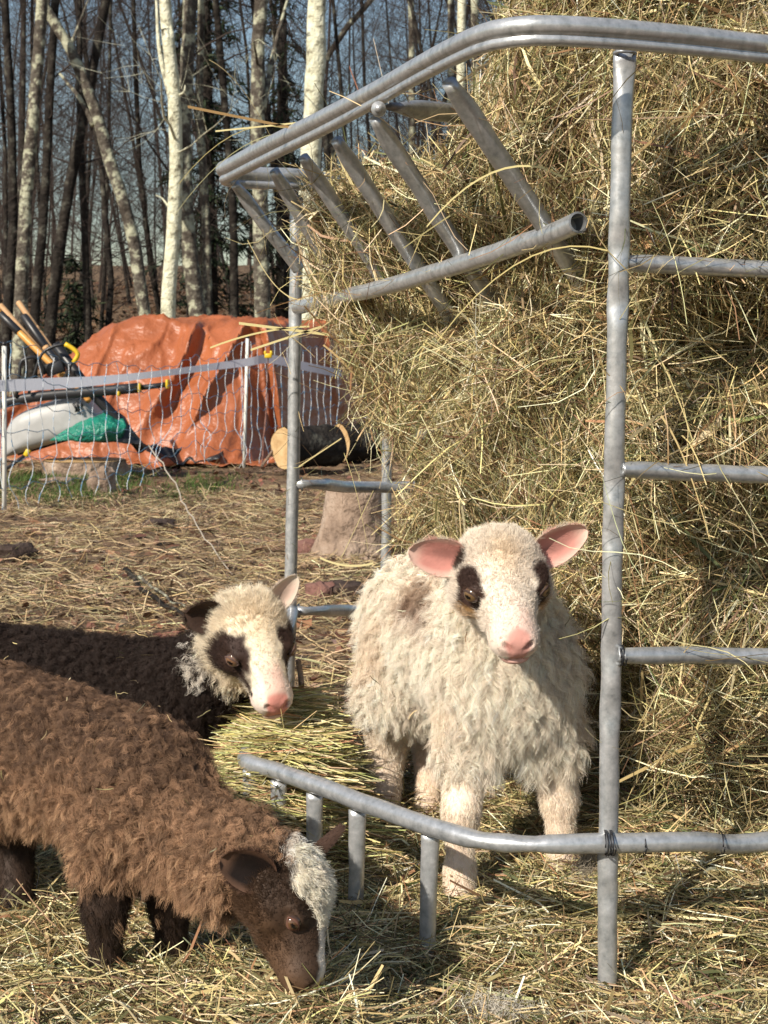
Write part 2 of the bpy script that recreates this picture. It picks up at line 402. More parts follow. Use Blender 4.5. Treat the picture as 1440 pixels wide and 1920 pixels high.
lv.build('leaf_litter', M['litter']); tag(bpy.data.objects['leaf_litter'], 'dead brown leaves scattered over the yard and woodland floor', 'leaves', kind='stuff')

gr = Acc(); n = 5200
cx = rng.choice([-2.25, -2.0, -1.75, -2.45, -1.2, -1.9], n) + rng.normal(size=n) * .12; cy = rng.normal(size=n) * .25 + 9.6 + rng.choice([-.5, 0, .6, .9], n)
ok = np.abs(cx) < .3 * cy; cx, cy = cx[ok], cy[ok]; n = len(cx)
D = rng.normal(size=(n, 3)) * .6; D[:, 2] = np.abs(D[:, 2]) + .5
L = rng.uniform(.03, .09, n)
gr.straw(np.stack([cx, cy, gh(cx, cy) + L * .4], -1), D, L, rng.uniform(.003, .006, n), .1, K=3, pal=[(.07, .115, .025), (.10, .15, .04), (.05, .075, .02)], wts=[.5, .25, .25], taper=.9)
gr.build('grass', M['moss']); tag(bpy.data.objects['grass'], 'low green grass and moss growing along the foot of the net fence', 'grass', kind='stuff')

# ------------------------------------------------------------------ trees
def grow(mbs, base, direc, length, r0, level, maxl, rs, nseg=(7, 5, 4, 3), sides=(7, 4, 3, 3), up=0.25, bcount=(20, 5, 3), start=0.12):
    n = nseg[level]; P = [np.array(base, float)]; d = np.array(direc, float)
    for i in range(n):
        d = d + rs.normal(size=3) * (.05 if level == 0 else .16); d[2] += up * (.02 if level == 0 else .12); d /= np.linalg.norm(d)
        P.append(P[-1] + d * length / n)
    P = np.array(P); rad = r0 * (1 - np.linspace(0, 1, n + 1) * (.72 if level == 0 else .8))
    mbs[0 if level == 0 else 1].sweep(P, rad, sides[level], caps=False)
    if level >= maxl: return
    for k in range(bcount[level]):
        t = rs.uniform(start if level == 0 else .2, .98); i = min(int(t * n), n - 1); p = P[i] + (P[i + 1] - P[i]) * (t * n - i)
        a = rs.uniform(0, 2 * np.pi); T = nrm(P[i + 1] - P[i])
        side = nrm(np.cross(T, [math.cos(a), math.sin(a), .3])); el = rs.uniform(.35, 1.1)
        bd = nrm(side + T * el)
        bl = length * rs.uniform(.16, .36) * (1.1 - .5 * t) if level == 0 else length * rs.uniform(.3, .6)
        br = max(min(rad[i] * .42, r0 * .30) * rs.uniform(.35, .9), .0036)
        grow(mbs, p, bd, bl, br, level + 1, maxl, rs, nseg, sides, up, bcount)

protos = []
for k in range(8):
    rs = np.random.default_rng(100 + k); tm, bm = MB(), MB()
    hgt = rs.uniform(11, 16); lean = rs.normal(size=3) * .07; lean[2] = 1
    grow((tm, bm), (0, 0, -.3), nrm(lean), hgt, rs.uniform(.028, .064), 0, 3, rs, bcount=(32, 7, 5), start=.08)
    t_ = tm.build('trunk', M['bark_dark']); b_ = bm.build('branches', M['twig'])
    protos.append((t_.data, b_.data)); bpy.data.objects.remove(t_); bpy.data.objects.remove(b_)

TLAB = ['thin dark bare tree crowded among the woods behind the tarp', 'slender bare grey tree deep in the crowded woods']
rs = np.random.default_rng(5)
xs_used = []
for k in range(62):
    Y = 24 + 30 * rs.random() ** .8; x = rs.uniform(-.27, .09 if Y < 30 else .12) * Y
    if k % 9 == 0: x = rs.uniform(-.27, .27) * Y
    me_t, me_b = protos[rs.integers(len(protos))]
    bx = 720 + F_PX * x / Y; depth = 'deep in' if Y > 38 else 'standing in'
    place = next(p for lim, p in ((40, 'beyond the tool handles'), (140, 'behind the mossy trunk'), (235, 'behind the leaning pale tree'), (300, 'between the leaning and lichen trunks'), (360, 'behind the bright lichen trunk'), (440, 'behind the slim grey trunk'),
                                          (530, 'behind the stout spotted trunk'), (640, 'behind the broad flaky trunk'), (9999, 'behind the top rail')) if bx < lim)
    t = empty('bare_tree', (x, Y, float(gh(x, Y))), 'thin dark bare tree %s the woods %s' % (depth, place), 'tree', 'thin bare trees in the woods')
    t.rotation_euler.z = rs.uniform(0, 6.28); s = rs.uniform(.8, 1.25); t.scale = (s, s, s * rs.uniform(.9, 1.1))
    for nm, me in (('trunk', me_t), ('branches', me_b)):
        o = bpy.data.objects.new(nm, me); COL.objects.link(o); o.parent = t
        if nm == 'branches': o['kind'] = 'stuff'

# far woods, one mass
fw = MB(); fwt = MB()
far_V, far_Q = [], []
rs = np.random.default_rng(6); cnt = 0
fps = []
for k in range(5):
    tm = MB(); r2 = np.random.default_rng(300 + k)
    grow((tm, tm), (0, 0, -.3), nrm(np.array([r2.normal() * .05, r2.normal() * .05, 1])), r2.uniform(12, 17), r2.uniform(.05, .11), 0, 2, r2, sides=(4, 3, 3, 3), nseg=(5, 4, 3, 3), bcount=(30, 5, 3), start=.08)
    fps.append((np.concatenate(tm.V), np.array([f for f in tm.F])))
for k in range(34):
    Y = rs.uniform(54, 105); x = rs.uniform(-.28, .28) * Y; V, Q = fps[rs.integers(5)]; a = rs.uniform(0, 6.28); s = rs.uniform(.85, 1.4)
    Rm = np.array([[math.cos(a), -math.sin(a), 0], [math.sin(a), math.cos(a), 0], [0, 0, 1]])
    far_V.append(V @ Rm.T * s + np.array([x, Y, float(gh(x, Y))])); far_Q.append(Q + cnt); cnt += len(V)
for k in range(120):
    Y = rs.uniform(30, 72); x = rs.uniform(-.28, .28 if Y > 40 else .05) * Y; V, Q = fps[rs.integers(5)]; a = rs.uniform(0, 6.28); s = rs.uniform(.16, .38)
    Rm = np.array([[math.cos(a), -math.sin(a), 0], [math.sin(a), math.cos(a), 0], [0, 0, 1]])
    far_V.append(V @ Rm.T * np.array([s * 1.5, s * 1.5, s]) + np.array([x, Y, float(gh(x, Y))])); far_Q.append(Q + cnt); cnt += len(V)
o = mesh_np('woods', np.concatenate(far_V), np.concatenate(far_Q), M['twig']); tag(o, 'mass of far bare woodland behind the nearer trunks', 'woods', kind='stuff')

# the trunks one can tell apart: (name, pixel path, width px, distance, material, label, side branches)
def big_tree(name, pts, wpx, Y, m, label, branches=(), rough=.10, nb=10, seed=0):
    P = [at(px, py, Y) for px, py in pts]
    b = P[0].copy(); d = (P[1] - P[0]) / max(P[1][2] - P[0][2], .1); g0 = float(gh(b[0], Y)) - .15
    if b[2] > g0: P.insert(0, b + d * (g0 - b[2]) * .6 + np.array([0, 0, (g0 - b[2]) * .4]))
    top = P[-1] + nrm(P[-1] - P[-2]) * 4.5; P.append(top)
    path = spline(P, 64); r0 = wpx / F_PX * Y / 2
    root = empty(name, (path[0][0], path[0][1], path[0][2]), label, 'tree')
    mb = MB(); sides = 18; n = len(path)
    hz = np.linspace(0, 1, n); rad = r0 * (1.12 - .5 * hz) + r0 * .5 * np.exp(-hz * 22)
    a = np.linspace(0, 2 * np.pi, sides, endpoint=False); prof = np.stack([np.cos(a), np.sin(a)], 1)
    st = mb.n; mb.sweep(path, rad, sides, prof)
    V = mb.V[0]; dirv = nrm(V - np.repeat(path, sides, 0)); mb.V[0] = V + dirv * (fbm(np.stack([V[:, 0] * 9, V[:, 1] * 9, V[:, 2] * 4], -1), 3, seed) * rough * np.repeat(rad, sides))[:, None]
    mb.build('trunk', m, root)
    bb = MB(); rs = np.random.default_rng(900 + seed)
    for bp in branches:
        Q = spline([at(px, py, Y + dy) for px, py, dy in bp[1]], 14); rr = bp[0] / F_PX * Y / 2
        bb.sweep(Q, rr * (1 - .6 * np.linspace(0, 1, 14)), 7)
    for k in range(nb):
        t = rs.uniform(.2, .97); p = path[int(t * (n - 1))]; a_ = rs.uniform(0, 6.28)
        grow((bb, bb), p, nrm(np.array([math.cos(a_), math.sin(a_), rs.uniform(.2, 1)])), rs.uniform(.8, 2.6), r0 * rs.uniform(.12, .26), 1, 3, rs, bcount=(20, 5, 3))
    if bb.n: tag(bb.build('branches', m if branches else M['twig'], root), kind='stuff')
    return root

big_tree('leaning_tree', [(272, 600), (248, 440), (205, 300), (178, 205), (130, 90), (72, -5)], 23, 22, M['bark_mid'], 'pale spotted slim trunk leaning left above the tarp', [(12, [(176, 235, 0), (150, 185, .1), (112, 138, .2)]), (7, [(130, 90, 0), (150, 40, .1), (165, 0, .3)])], nb=4, seed=1)
big_tree('lichen_tree', [(314, 600), (322, 470), (330, 330), (326, 180), (314, 60), (308, -10)], 26, 20.5, M['bark_lichen'], 'bright yellow lichen covered trunk rising straight behind the tarp', [(6, [(334, 180, 0), (345, 172, -.1), (347, 160, -.1)]), (12, [(322, 190, 0), (300, 100, .3), (293, 0, .4)]), (5, [(318, 390, 0), (304, 372, .1), (292, 366, .1)])], nb=3, seed=2)
big_tree('brown_tree', [(372, 600), (356, 480), (348, 370), (345, 240), (352, 100), (356, -5)], 29, 23.5, M['bark_mid'], 'brownish trunk with curved foot close behind the yellow lichen trunk', nb=4, seed=3)
big_tree('grey_tree', [(390, 600), (386, 420), (374, 200), (376, 90), (378, -5)], 16, 26, M['bark_mid'], 'slim grey trunk with one pale patch right of the lichen trunk', nb=6, seed=4)
big_tree('spotted_tree', [(492, 600), (488, 380), (483, 230), (484, 90), (490, -5)], 29, 21, M['bark_mid'], 'stout grey trunk with pale lichen spots above the feeder corner', [(12, [(492, 210, 0), (515, 90, .4), (540, -5, .8)])], nb=3, seed=5)
big_tree('flaky_tree', [(574, 600), (582, 330), (588, 200), (593, 80), (594, -5)], 40, 20, M['bark_lichen'], 'broad pale flaky trunk in bright sun behind the top rail', nb=2, rough=.13, seed=6)
big_tree('mossy_tree', [(38, 610), (46, 420), (58, 260), (72, 100), (80, -5)], 24, 21.5, M['bark_mid'], 'grey green mossy trunk leaning right at the far end of the woods', nb=5, seed=7)
big_tree('dark_tree', [(64, 610), (82, 400), (92, 200), (104, -5)], 17, 22.5, M['bark_dark'], 'dark trunk just right of the grey green mossy trunk', nb=7, seed=8)
big_tree('dark_tree', [(96, 600), (122, 400), (160, 200), (200, -5)], 20, 23, M['bark_dark'], 'dark trunk slanting up right below the leaning pale tree', nb=7, seed=9)
big_tree('dark_tree', [(14, 610), (24, 420), (20, 200), (8, -5)], 17, 23, M['bark_dark'], 'dark trunk beyond the shovel handles, outermost of the woods', nb=7, seed=10)
big_tree('dark_tree', [(165, 600), (158, 420), (150, 230), (148, -5)], 13, 24, M['bark_dark'], 'dark straight trunk crossing behind the leaning pale tree', nb=7, seed=11)
big_tree('dark_tree', [(440, 600), (436, 380), (420, 180), (404, -5)], 15, 26, M['bark_dark'], 'dark trunk between the slim grey and stout spotted trunks', nb=6, seed=12)
big_tree('thin_tree', [(772, 560), (772, 200), (771, -5)], 13, 27, M['bark_mid'], 'slim spotted trunk above the middle of the sloping top rail', nb=4, seed=13)
big_tree('twin_tree', [(842, 560), (845, 200), (846, -5)], 14, 24, M['bark_mid'], 'grey brown trunk behind the bend of the top rail, thinner of a pair', nb=3, seed=14)
big_tree('twin_tree', [(862, 560), (864, 200), (866, -5)], 19, 25, M['bark_lichen'], 'pale lichen trunk behind the bend of the top rail', nb=3, seed=15)
big_tree('twin_tree', [(893, 560), (891, 200), (890, -5)], 17, 26, M['bark_mid'], 'grey trunk beside the hay top behind the top rail bend', nb=3, seed=16)
big_tree('bent_tree', [(640, 600), (626, 300), (602, 150), (645, 60), (700, -5)], 12, 29, M['bark_mid'], 'crooked thin trunk bending right beyond the broad flaky trunk', nb=6, seed=17)

# dark spruces
def spruce(x, Y, h, rad, label, seed, dens=1.0, low=.04):
    z0 = float(gh(x, Y)); r = empty('spruce_tree', (x, Y, z0), label, 'tree')
    tm = MB(); tm.sweep(np.array([[x, Y, z0 - .2], [x, Y, z0 + h * .5], [x + .05, Y, z0 + h]]), [.02 * h, .012 * h, .003], 8); tm.build('trunk', M['bark_dark'], r)
    rs = np.random.default_rng(seed); nb = int(70 * h * .3 * dens); A = Acc(); bm = MB()
    for k in range(nb):
        t = rs.uniform(low, .98); a = rs.uniform(0, 6.28); bl = rad * (1 - t) ** .8 * rs.uniform(.6, 1.1) + .1
        d = np.array([math.cos(a), math.sin(a), 0]); p0 = np.array([x, Y, z0 + t * h])
        q = np.array([p0 + d * bl * u + np.array([0, 0, -.35 * bl * u * u + .05 * u]) for u in np.linspace(0, 1, 5)])
        bm.sweep(q, np.linspace(.012, .004, 5), 3, caps=False)
        m = int(26 * bl * dens) + 6
        u = rs.random(m) ** .8; pp = p0 + d * (bl * u)[:, None]; pp[:, 2] += -.35 * bl * u * u - .05
        dd = np.tile(d, (m, 1)) * .7 + rs.normal(size=(m, 3)) * .6; dd[:, 2] -= .4
        A.straw(pp + rs.normal(size=(m, 3)) * .04, dd, rs.uniform(.12, .3, m), rs.uniform(.02, .05, m), .1, K=3, pal=[(.022, .034, .018), (.035, .05, .024), (.015, .02, .012)], wts=[.5, .25, .25], taper=.7)
    tag(bm.build('branches', M['twig'], r), kind='stuff')
    o = A.build('crown', M['needles']); o['kind'] = 'stuff'; o.location = -np.array(r.location); o.parent = r
    return r
spruce(-3.05, 27, 9.0, 1.3, 'tall dark spruce behind the brownish trunk in the woods', 1, .9, .1)
spruce(-5.0, 25, 1.9, 1.0, 'low dark green spruce sapling behind the top of the tarp', 2, 1.2)
spruce(-2.0, 31, 9.0, 1.1, 'dark spruce deep between the spotted trunk and slim grey trunk', 3, .7, .1)

# ------------------------------------------------------------------ orange tarp over a heap
def tarp():
    # plan of the heap: nearest corner at (cx, cy); long front runs to the left, short end runs to the back right
    cxy = np.array([-1.18, 12.15]); e1 = nrm(np.array([-1.0, .20])); e2 = nrm(np.array([.36, .95]))   # front direction, end direction
    LN, WD = 3.4, 3.6
    U, Vv = 230, 190
    uu = np.linspace(-.42, LN, U); vv = np.linspace(-.40, WD, Vv)
    A, B = np.meshgrid(uu, vv, indexing='ij')
    hmax = 1.08 + .035 * np.sin(A * 1.4 + .4) + .03 * np.sin(B * 3)
    hmax = hmax * (1 - .60 * sstep(1.05, 2.3, A)) 
    P3 = np.stack([A, B, A * 0], -1)
    fr = fbm(P3 * np.array([1.2, 1.2, 1]), 3, 40) * .10
    f_front = sstep(-.36, .62, B + fr + .06 * np.sin(A * 5 + 2 * np.sin(A * 2)))
    f_end = sstep(-.20, -.04, A + fr * .5)
    f_far = 1 - sstep(LN - .6, LN, A); f_back = 1 - sstep(WD - .5, WD, B)
    z = hmax * np.minimum(f_front, 1) ** .62 * f_end ** .6 * f_far ** .6 * f_back ** .6
    # diagonal folds running down the front
    slope = sstep(0, .25, f_front) * (1 - sstep(.86, 1, f_front)) + .6 * sstep(0, .3, f_end) * (1 - sstep(.9, 1, f_end))
    ph = A * 7.0 + B * 5.2 + fbm(P3 * 1.3, 2, 3) * 3
    fold = (1 - np.abs(np.sin(ph * .5))) ** 3.2 * .16 - .03
    ph2 = A * 15 - B * 6 + fbm(P3 * 2.2, 2, 8) * 4
    fold2 = (1 - np.abs(np.sin(ph2 * .5))) ** 4 * .04
    fine = fbm(P3 * 6, 3, 12) * .008 + (1 - np.abs(vnoise(P3 * np.array([3.5, 5, 1]), 51))) ** 9 * .035 + (1 - np.abs(vnoise(P3 * np.array([9, 7, 1]) + 3, 52))) ** 8 * .012 + (1 - np.abs(fbm(P3 * 4.5, 2, 31))) ** 4 * .03
    X = cxy[0] + A * e1[0] + B * e2[0]; Y = cxy[1] + A * e1[1] + B * e2[1]
    push = slope * (fold + fold2)
    X = X + push * .15; Y = Y - push * 1.0
    z = np.maximum(z, 0) + fine * (z > .03) + push * .5
    z = z + .015 + gh(X, Y) * .5 + .03 * (fbm(P3 * 6, 2, 77)) * (z < .15)
    V = np.stack([X, Y, z], -1).reshape(-1, 3)
    o = mesh_np('tarp_covered_heap', V, grid_faces(U, Vv), M['tarp'])
    md = o.modifiers.new('thick', 'SOLIDIFY'); md.thickness = .004; md.offset = -1
    tag(o, 'big crumpled orange tarpaulin draped over a heap behind the net fence', 'tarp')
tarp()

# ------------------------------------------------------------------ wheelbarrow with tools
def garden_cart():
    Y = 10.6
    g = at(90, 862, Y)
    r = empty('garden_cart', (g[0], Y, float(gh(g[0], Y))), 'tipped grey garden cart with black frame and yellow grips by the fence', 'garden cart')
    A = lambda px, py, dy=0: at(px, py, Y + dy)
    # tray: rounded tub lying on its side, belly towards us
    out = [(6, 858), (10, 812), (26, 783), (60, 764), (112, 748), (148, 743), (162, 750), (176, 772), (196, 800), (170, 812), (120, 826), (100, 830), (50, 845)]
    ring = spline([A(px, py) for px, py in out] + [A(*out[0])], 44)[:-1]
    c = ring.mean(0); mb = MB(); lay = []
    for k, (s, dy) in enumerate(((1.0, .42), (1.02, .30), (1.0, .06), (.97, -.02), (.90, -.06), (.70, -.085), (.35, -.095))):
        q = c + (ring - c) * s; q[:, 1] += dy; lay.append(q)
    m = len(ring); V = np.concatenate(lay); F = []
    for i in range(len(lay) - 1):
        for k in range(m): F.append((i * m + k, i * m + (k + 1) % m, (i + 1) * m + (k + 1) % m, (i + 1) * m + k))
    F.append(tuple(range((len(lay) - 1) * m, len(lay) * m)))
    mb.add(V, F); mb.build('tray', M['greyplastic'], r)
    rim = MB(); rim.sweep(np.vstack([lay[0], lay[0][:1]]), .016, 8); rim.build('rim', M['black'], r)
    fr = MB(); fr.sweep(spline([A(-10, 760, -.1), A(60, 745, -.1), A(170, 735, -.1), A(262, 727, -.1)], 10), .030, 10, flat=[(1.15, .7)] * 10); fr.sweep([A(262, 727, -.1), A(314, 721, -.1)], .018, 10); f = fr.build('handle_bar', M['black'], r)
    for px, py in ((262, 727), (223, 738), (314, 720)):
        b = MB(); b.box(A(px, py, -.12), (.018, .07, .06 if px > 240 else .03), mi=0, bev=.004); b.build('grip_band', M['yellow'], f)
    d = MB(); d.sweep([A(102, 645, -.06), A(160, 722, -.06), A(225, 792, -.05), A(268, 845, .02)], .036, 4); d.build('frame_beam', M['black'], r)
    d2 = MB(); d2.sweep(spline([A(30, 745, -.12), A(36, 705, -.13), A(40, 678, -.13), A(58, 670, -.12), A(72, 673, -.1), A(84, 702, -.08)], 16), .0125, 8); d2.build('handle_loop', M['black'], r)
    d3 = MB(); d3.sweep(spline([A(54, 738, -.14), A(68, 690, -.15), A(80, 662, -.15), A(100, 650, -.15), A(124, 644, -.14)], 14), .011, 8); d3.sweep(spline([A(134, 680, -.14), A(126, 700, -.12), A(118, 716, -.1)], 6), .013, 8); l3 = d3.build('handle_loop', M['black'], r)
    y = MB(); y.sweep(spline([A(122, 645, -.15), A(134, 652, -.15), A(146, 664, -.15), A(138, 680, -.15)], 9), .016, 8); y.build('grip', M['yellow'], l3)
    b = MB(); b.box(A(104, 690, -.05), (.13, .08, .085), rot=Matrix.Rotation(R(-18), 3, 'Y'), bev=.01); b.build('bracket', M['black'], r)
    for q_ in (((92, 720), (102, 738)), ((120, 715), (132, 733))):
        b = MB(); b.sweep([A(*q_[0], -.1), A(*q_[1], -.1)], .011, 8); b.build('strut', M['black'], r)
    y = MB(); y.box(A(51, 849, -.09), (.035, .03, .05), rot=Matrix.Rotation(R(30), 3, 'Y'), bev=.006); y.build('latch', M['yellow'], r)
    lg = MB(); lg.sweep([A(4, 885, -.05), A(45, 855, -.08)], .012, 8); lg.build('stand', M['black'], r)
    # black three-stroke emblem printed on the belly
    e = MB()
    for px, py, ln, an in ((141, 763, 20, -62), (146, 760, 22, -60), (152, 757, 17, -58), (145, 770, 12, 10), (151, 772, 10, -70)):
        p = A(px, py, -.0985); e.box(p, (ln / F_PX * Y * .75, .004, 4.2 / F_PX * Y), rot=Matrix.Rotation(R(-an), 3, 'Y'))
    e.build('emblem', M['black'], r)
    return r
garden_cart()

Yt = 10.75
for nm, (x0, y0), (x1, y1), wpx, segs, lab in (
    ('tool_handle', (0, 572), (100, 688), 12, [(0, 1, 'ash')], 'pale wooden tool handle, middle of the bundle in the cart'),
    ('tool_handle', (34, 566), (112, 678), 11, [(0, .42, 'ash'), (.42, .50, 'ash'), (.50, 1, 'ash')], 'slimmer pinkish wooden handle standing rearmost in the cart'),
    ('tool_handle', (-22, 566), (104, 690), 13, [(0, .18, 'ash_orange'), (.18, .46, 'black'), (.46, 1, 'ash_orange')], 'orange wooden handle with black sleeve, lowest of the bundle'),
    ('tool_handle', (44, 592), (112, 690), 14, [(0, .6, 'black'), (.6, .66, 'ash'), (.66, 1, 'black')], 'short black plastic handle in the bundle of tools')):
    dy = .10 if 'rearmost' in lab else (.03 if 'black plastic' in lab else (-.06 if 'lowest' in lab else 0))
    a, b = at(x0, y0, Yt + dy + .15), at(x1, y1, Yt + dy)
    b = b + (b - a) * .5
    r = empty(nm, b, lab, 'tool', 'tools standing in the garden cart')
    for s0, s1, mm in segs:
        mb = MB(); p0, p1 = a + (b - a) * s0 * .667, a + (b - a) * (s1 * .667 if s1 < 1 else 1); q = np.array([p0, p0 + (p1 - p0) * .02, p0 + (p1 - p0) * .98, p1])
        rr = wpx / F_PX * Yt / 2 * (1.12 if mm == 'black' else 1); mb.sweep(q, [rr * .85, rr, rr, rr * .85], 10); mb.build('sleeve' if mm == 'black' else 'shaft', M[mm], r)

# green folded sheet and black sheet spilling from the cart
def sheet(name, rows, m, label, cat, thick=.006, wr=.02, seed=0):
    P = np.array([[at(px, py, Y) for px, py, Y in r_] for r_ in rows]); nu, nv = P.shape[:2]
    a = np.array([spline(P[i], 26) for i in range(nu)]); b = np.stack([spline(a[:, j], 22) for j in range(26)], 1)
    b[:, :, 1] += wr * fbm(b * 14, 3, seed); b[:, :, 2] += wr * .6 * fbm(b * 12 + 7, 3, seed)
    o = mesh_np(name, b.reshape(-1, 3), grid_faces(22, 26)[:, ::-1], m)
    md = o.modifiers.new('thick', 'SOLIDIFY'); md.thickness = thick
    return tag(o, label, cat)
sheet('green_sheet', [[(196, 775, 10.62), (206, 770, 10.6), (216, 776, 10.62)], [(150, 792, 10.5), (190, 790, 10.45), (232, 790, 10.52)], [(110, 816, 10.48), (160, 812, 10.38), (236, 806, 10.48)], [(94, 827, 10.5), (150, 829, 10.4), (222, 826, 10.5)]], M['greentarp'], 'crumpled green plastic sheet spilling from the grey cart', 'plastic sheet', seed=4)
sheet('black_sheet', [[(214, 774, 10.66), (230, 782, 10.66), (242, 800, 10.7)], [(216, 800, 10.55), (236, 806, 10.55), (252, 822, 10.6)], [(180, 830, 10.5), (230, 831, 10.5), (272, 834, 10.55)]], M['black'], 'black plastic sheet folded under the green sheet', 'plastic sheet', seed=9)
sheet('black_hem', [[(262, 828, 12.0), (330, 845, 12.0), (425, 838, 12.0)], [(268, 838, 11.9), (330, 858, 11.9), (418, 850, 11.9)], [(275, 850, 11.8), (330, 866, 11.8), (412, 862, 11.8)]], M['black'], 'black liner showing under the front edge of the orange tarp', 'liner', wr=.05, seed=12)

# ------------------------------------------------------------------ net fence
def net_fence():
    p1 = at(8, 972, 8.2); p2 = at(457, 882, 11.5); p0 = p1 + (p1 - p2) * .25; p3 = at(650, 862, 12.6)
    P = [p0, p1, p2, p3]
    r = empty('net_fence', (p1[0], p1[1], 0), 'electric net fence of white posts and blue white strands before the tarp', 'net fence')
    tops = [at(8, 648, 8.2), at(464, 634, 11.5)]
    for (b, t) in ((p1, tops[0]), (p2, tops[1])):
        mb = MB(); b2 = b.copy(); b2[2] = float(gh(b[0], b[1])) - .05; mb.sweep([b2, b2 + (t - b2) * .5, t], .0125, 10); po = mb.build('post', M['white'], r)
        cp = MB(); cp.sweep([t, t + np.array([0, 0, .02])], [.015, .012], 10); cp.build('post_cap', M['black'], po)
    # the net as a sheet: s along the fence, h up
    def along(s):
        s = np.asarray(s, float)[..., None]
        return np.where(s < 0, p1 + (p0 - p1) * -s, np.where(s < 1, p1 + (p2 - p1) * np.clip(s, 0, 1), p2 + (p3 - p2) * (s - 1)))
    def topz(s):   # height of the upper strand
        return .93 - .13 * np.sin(np.pi * np.clip(s, 0, 1)) ** .8 + .02 * np.sin(s * 20)
    def botz(s): return .06 + .13 * np.exp(-((s - .72) / .16) ** 2)
    def pt(s, v, wob=0.0, seed=0):
        b = along(s); q = b.copy(); z = botz(s) + (topz(s) - botz(s)) * v
        g = gh(q[..., 0], q[..., 1])
        q[..., 2] = g + z
        nx = np.stack([s * 9.0 + seed, v * 5.5, np.zeros_like(s) + seed * 3.1], -1)
        q[..., 0] += wob * vnoise(nx, 3); q[..., 1] += wob * vnoise(nx + 40, 4)
        return q
    rsn = np.random.default_rng(3)
    ss = np.concatenate([np.arange(-.2, 1.0, .046), np.arange(1.0, 1.95, .07)])
    for k, s in enumerate(ss):
        v = np.linspace(-.04, 1, 22); sv = np.full(22, s) + .005 * np.sin(v * 19 + k * 1.7) * (1 + 1.2 * (v < .35))
        Q = pt(sv, v, .011, k * .37); 
        if .55 < s < .95:   # slack foot of the net, curling over the ground
            cu = np.exp(-((v - .1) / .16) ** 2); Q[:, 0] += .10 * cu * np.sin(k * 1.3); Q[:, 2] += .03 * cu * np.cos(k * 2.1); Q[:, 1] -= .15 * cu
        mb = MB(); mb.sweep(Q, .0025, 4, caps=False); mb.build('net_strand', M['twine'], r)
    for k, v in enumerate((.10, .27, .45, .62, .80, 1.0)):
        s = np.linspace(-.22, 1.95, 120); Q = pt(s, np.full(120, v), .012, 5.0 + k); Q[:, 2] += .012 * np.sin(s * 87 + k)
        mb = MB(); mb.sweep(Q, .0022, 4, caps=False); mb.build('net_line', M['bluetwine'], r)
    # broad tape
    T = [at(-40, 716, 7.9), at(8, 712, 8.2), at(100, 708, 8.85), at(200, 704, 9.6), at(320, 692, 10.5), at(460, 672, 11.4), at(503, 665, 11.6), at(560, 676, 11.9), at(640, 694, 12.4)]
    q = spline(T, 90); q[:, 1] -= .03
    q2 = q.copy(); tw = .055 + .012 * np.sin(np.linspace(0, 9, 90)); q2[:, 2] -= tw; q2[:, 1] -= .02 * np.sin(np.linspace(0, 14, 90))
    V = np.stack([q, q2], 1).reshape(-1, 3) - np.array(r.location)
    o = mesh_np('fence_tape', V, grid_faces(90, 2), M['tape'], None, r, smooth=False); 
    c = MB(); cc = at(503, 667, 11.52); c.box(cc, (.055, .03, .035), bev=.006); c.box(cc + [-.022, 0, .022], (.018, .03, .03), bev=.004); c.box(cc + [.022, 0, .022], (.018, .03, .03), bev=.004); c.build('tape_clip', M['yellow'], r)
net_fence()

# ------------------------------------------------------------------ logs, stumps, rocks, sticks
def log(name, a, b, rad, label, seed, cut='cutwood', bark='bark_dark'):
    a, b = np.array(a), np.array(b); r = empty(name, (a + b) / 2, label, 'log')
    n = 10; path = a + (b - a) * np.linspace(0, 1, n)[:, None]; sides = 28
    mb = MB(); mb.sweep(path, rad, sides, caps=False); V = mb.V[0]; d = nrm(V - np.repeat(path, sides, 0))
    mb.V[0] = V + d * (fbm(V * 14, 3, seed) * rad * .09)[:, None]; mb.build('bark', M[bark], r)
    ax = nrm(b - a)
    for p, s in ((a, -1), (b, 1)):
        ring = mb.V[0][:sides] if s < 0 else mb.V[0][-sides:]
        c = MB(); V = [p + ax * s * .004]; F = []
        for f in (.33, .66, .96): V += list(p + (ring - p) * f + ax * s * .004)
        for k in range(sides):
            F.append((0, 1 + k, 1 + (k + 1) % sides))
            for q in range(2): F.append((1 + q * sides + k, 1 + (q + 1) * sides + k, 1 + (q + 1) * sides + (k + 1) % sides, 1 + q * sides + (k + 1) % sides))
        c.add(np.array(V), F); c.build('cut_face', M[cut], r)
    return r
c1 = at(534, 838, 11.0); c1b = at(596, 840, 11.55)
log('firewood_log', c1 + [0, 0, -.01], c1 + np.array([.33, .36, -.01]), .15, 'short sawn log lying with pale cut end towards the camera', 1)
c2 = at(634, 832, 11.9); log('firewood_log', c2 + np.array([.0, 0, 0]), c2 + np.array([.36, .28, 0]), .155, 'sawn log lying behind the first one with its pale end in the sun', 2)

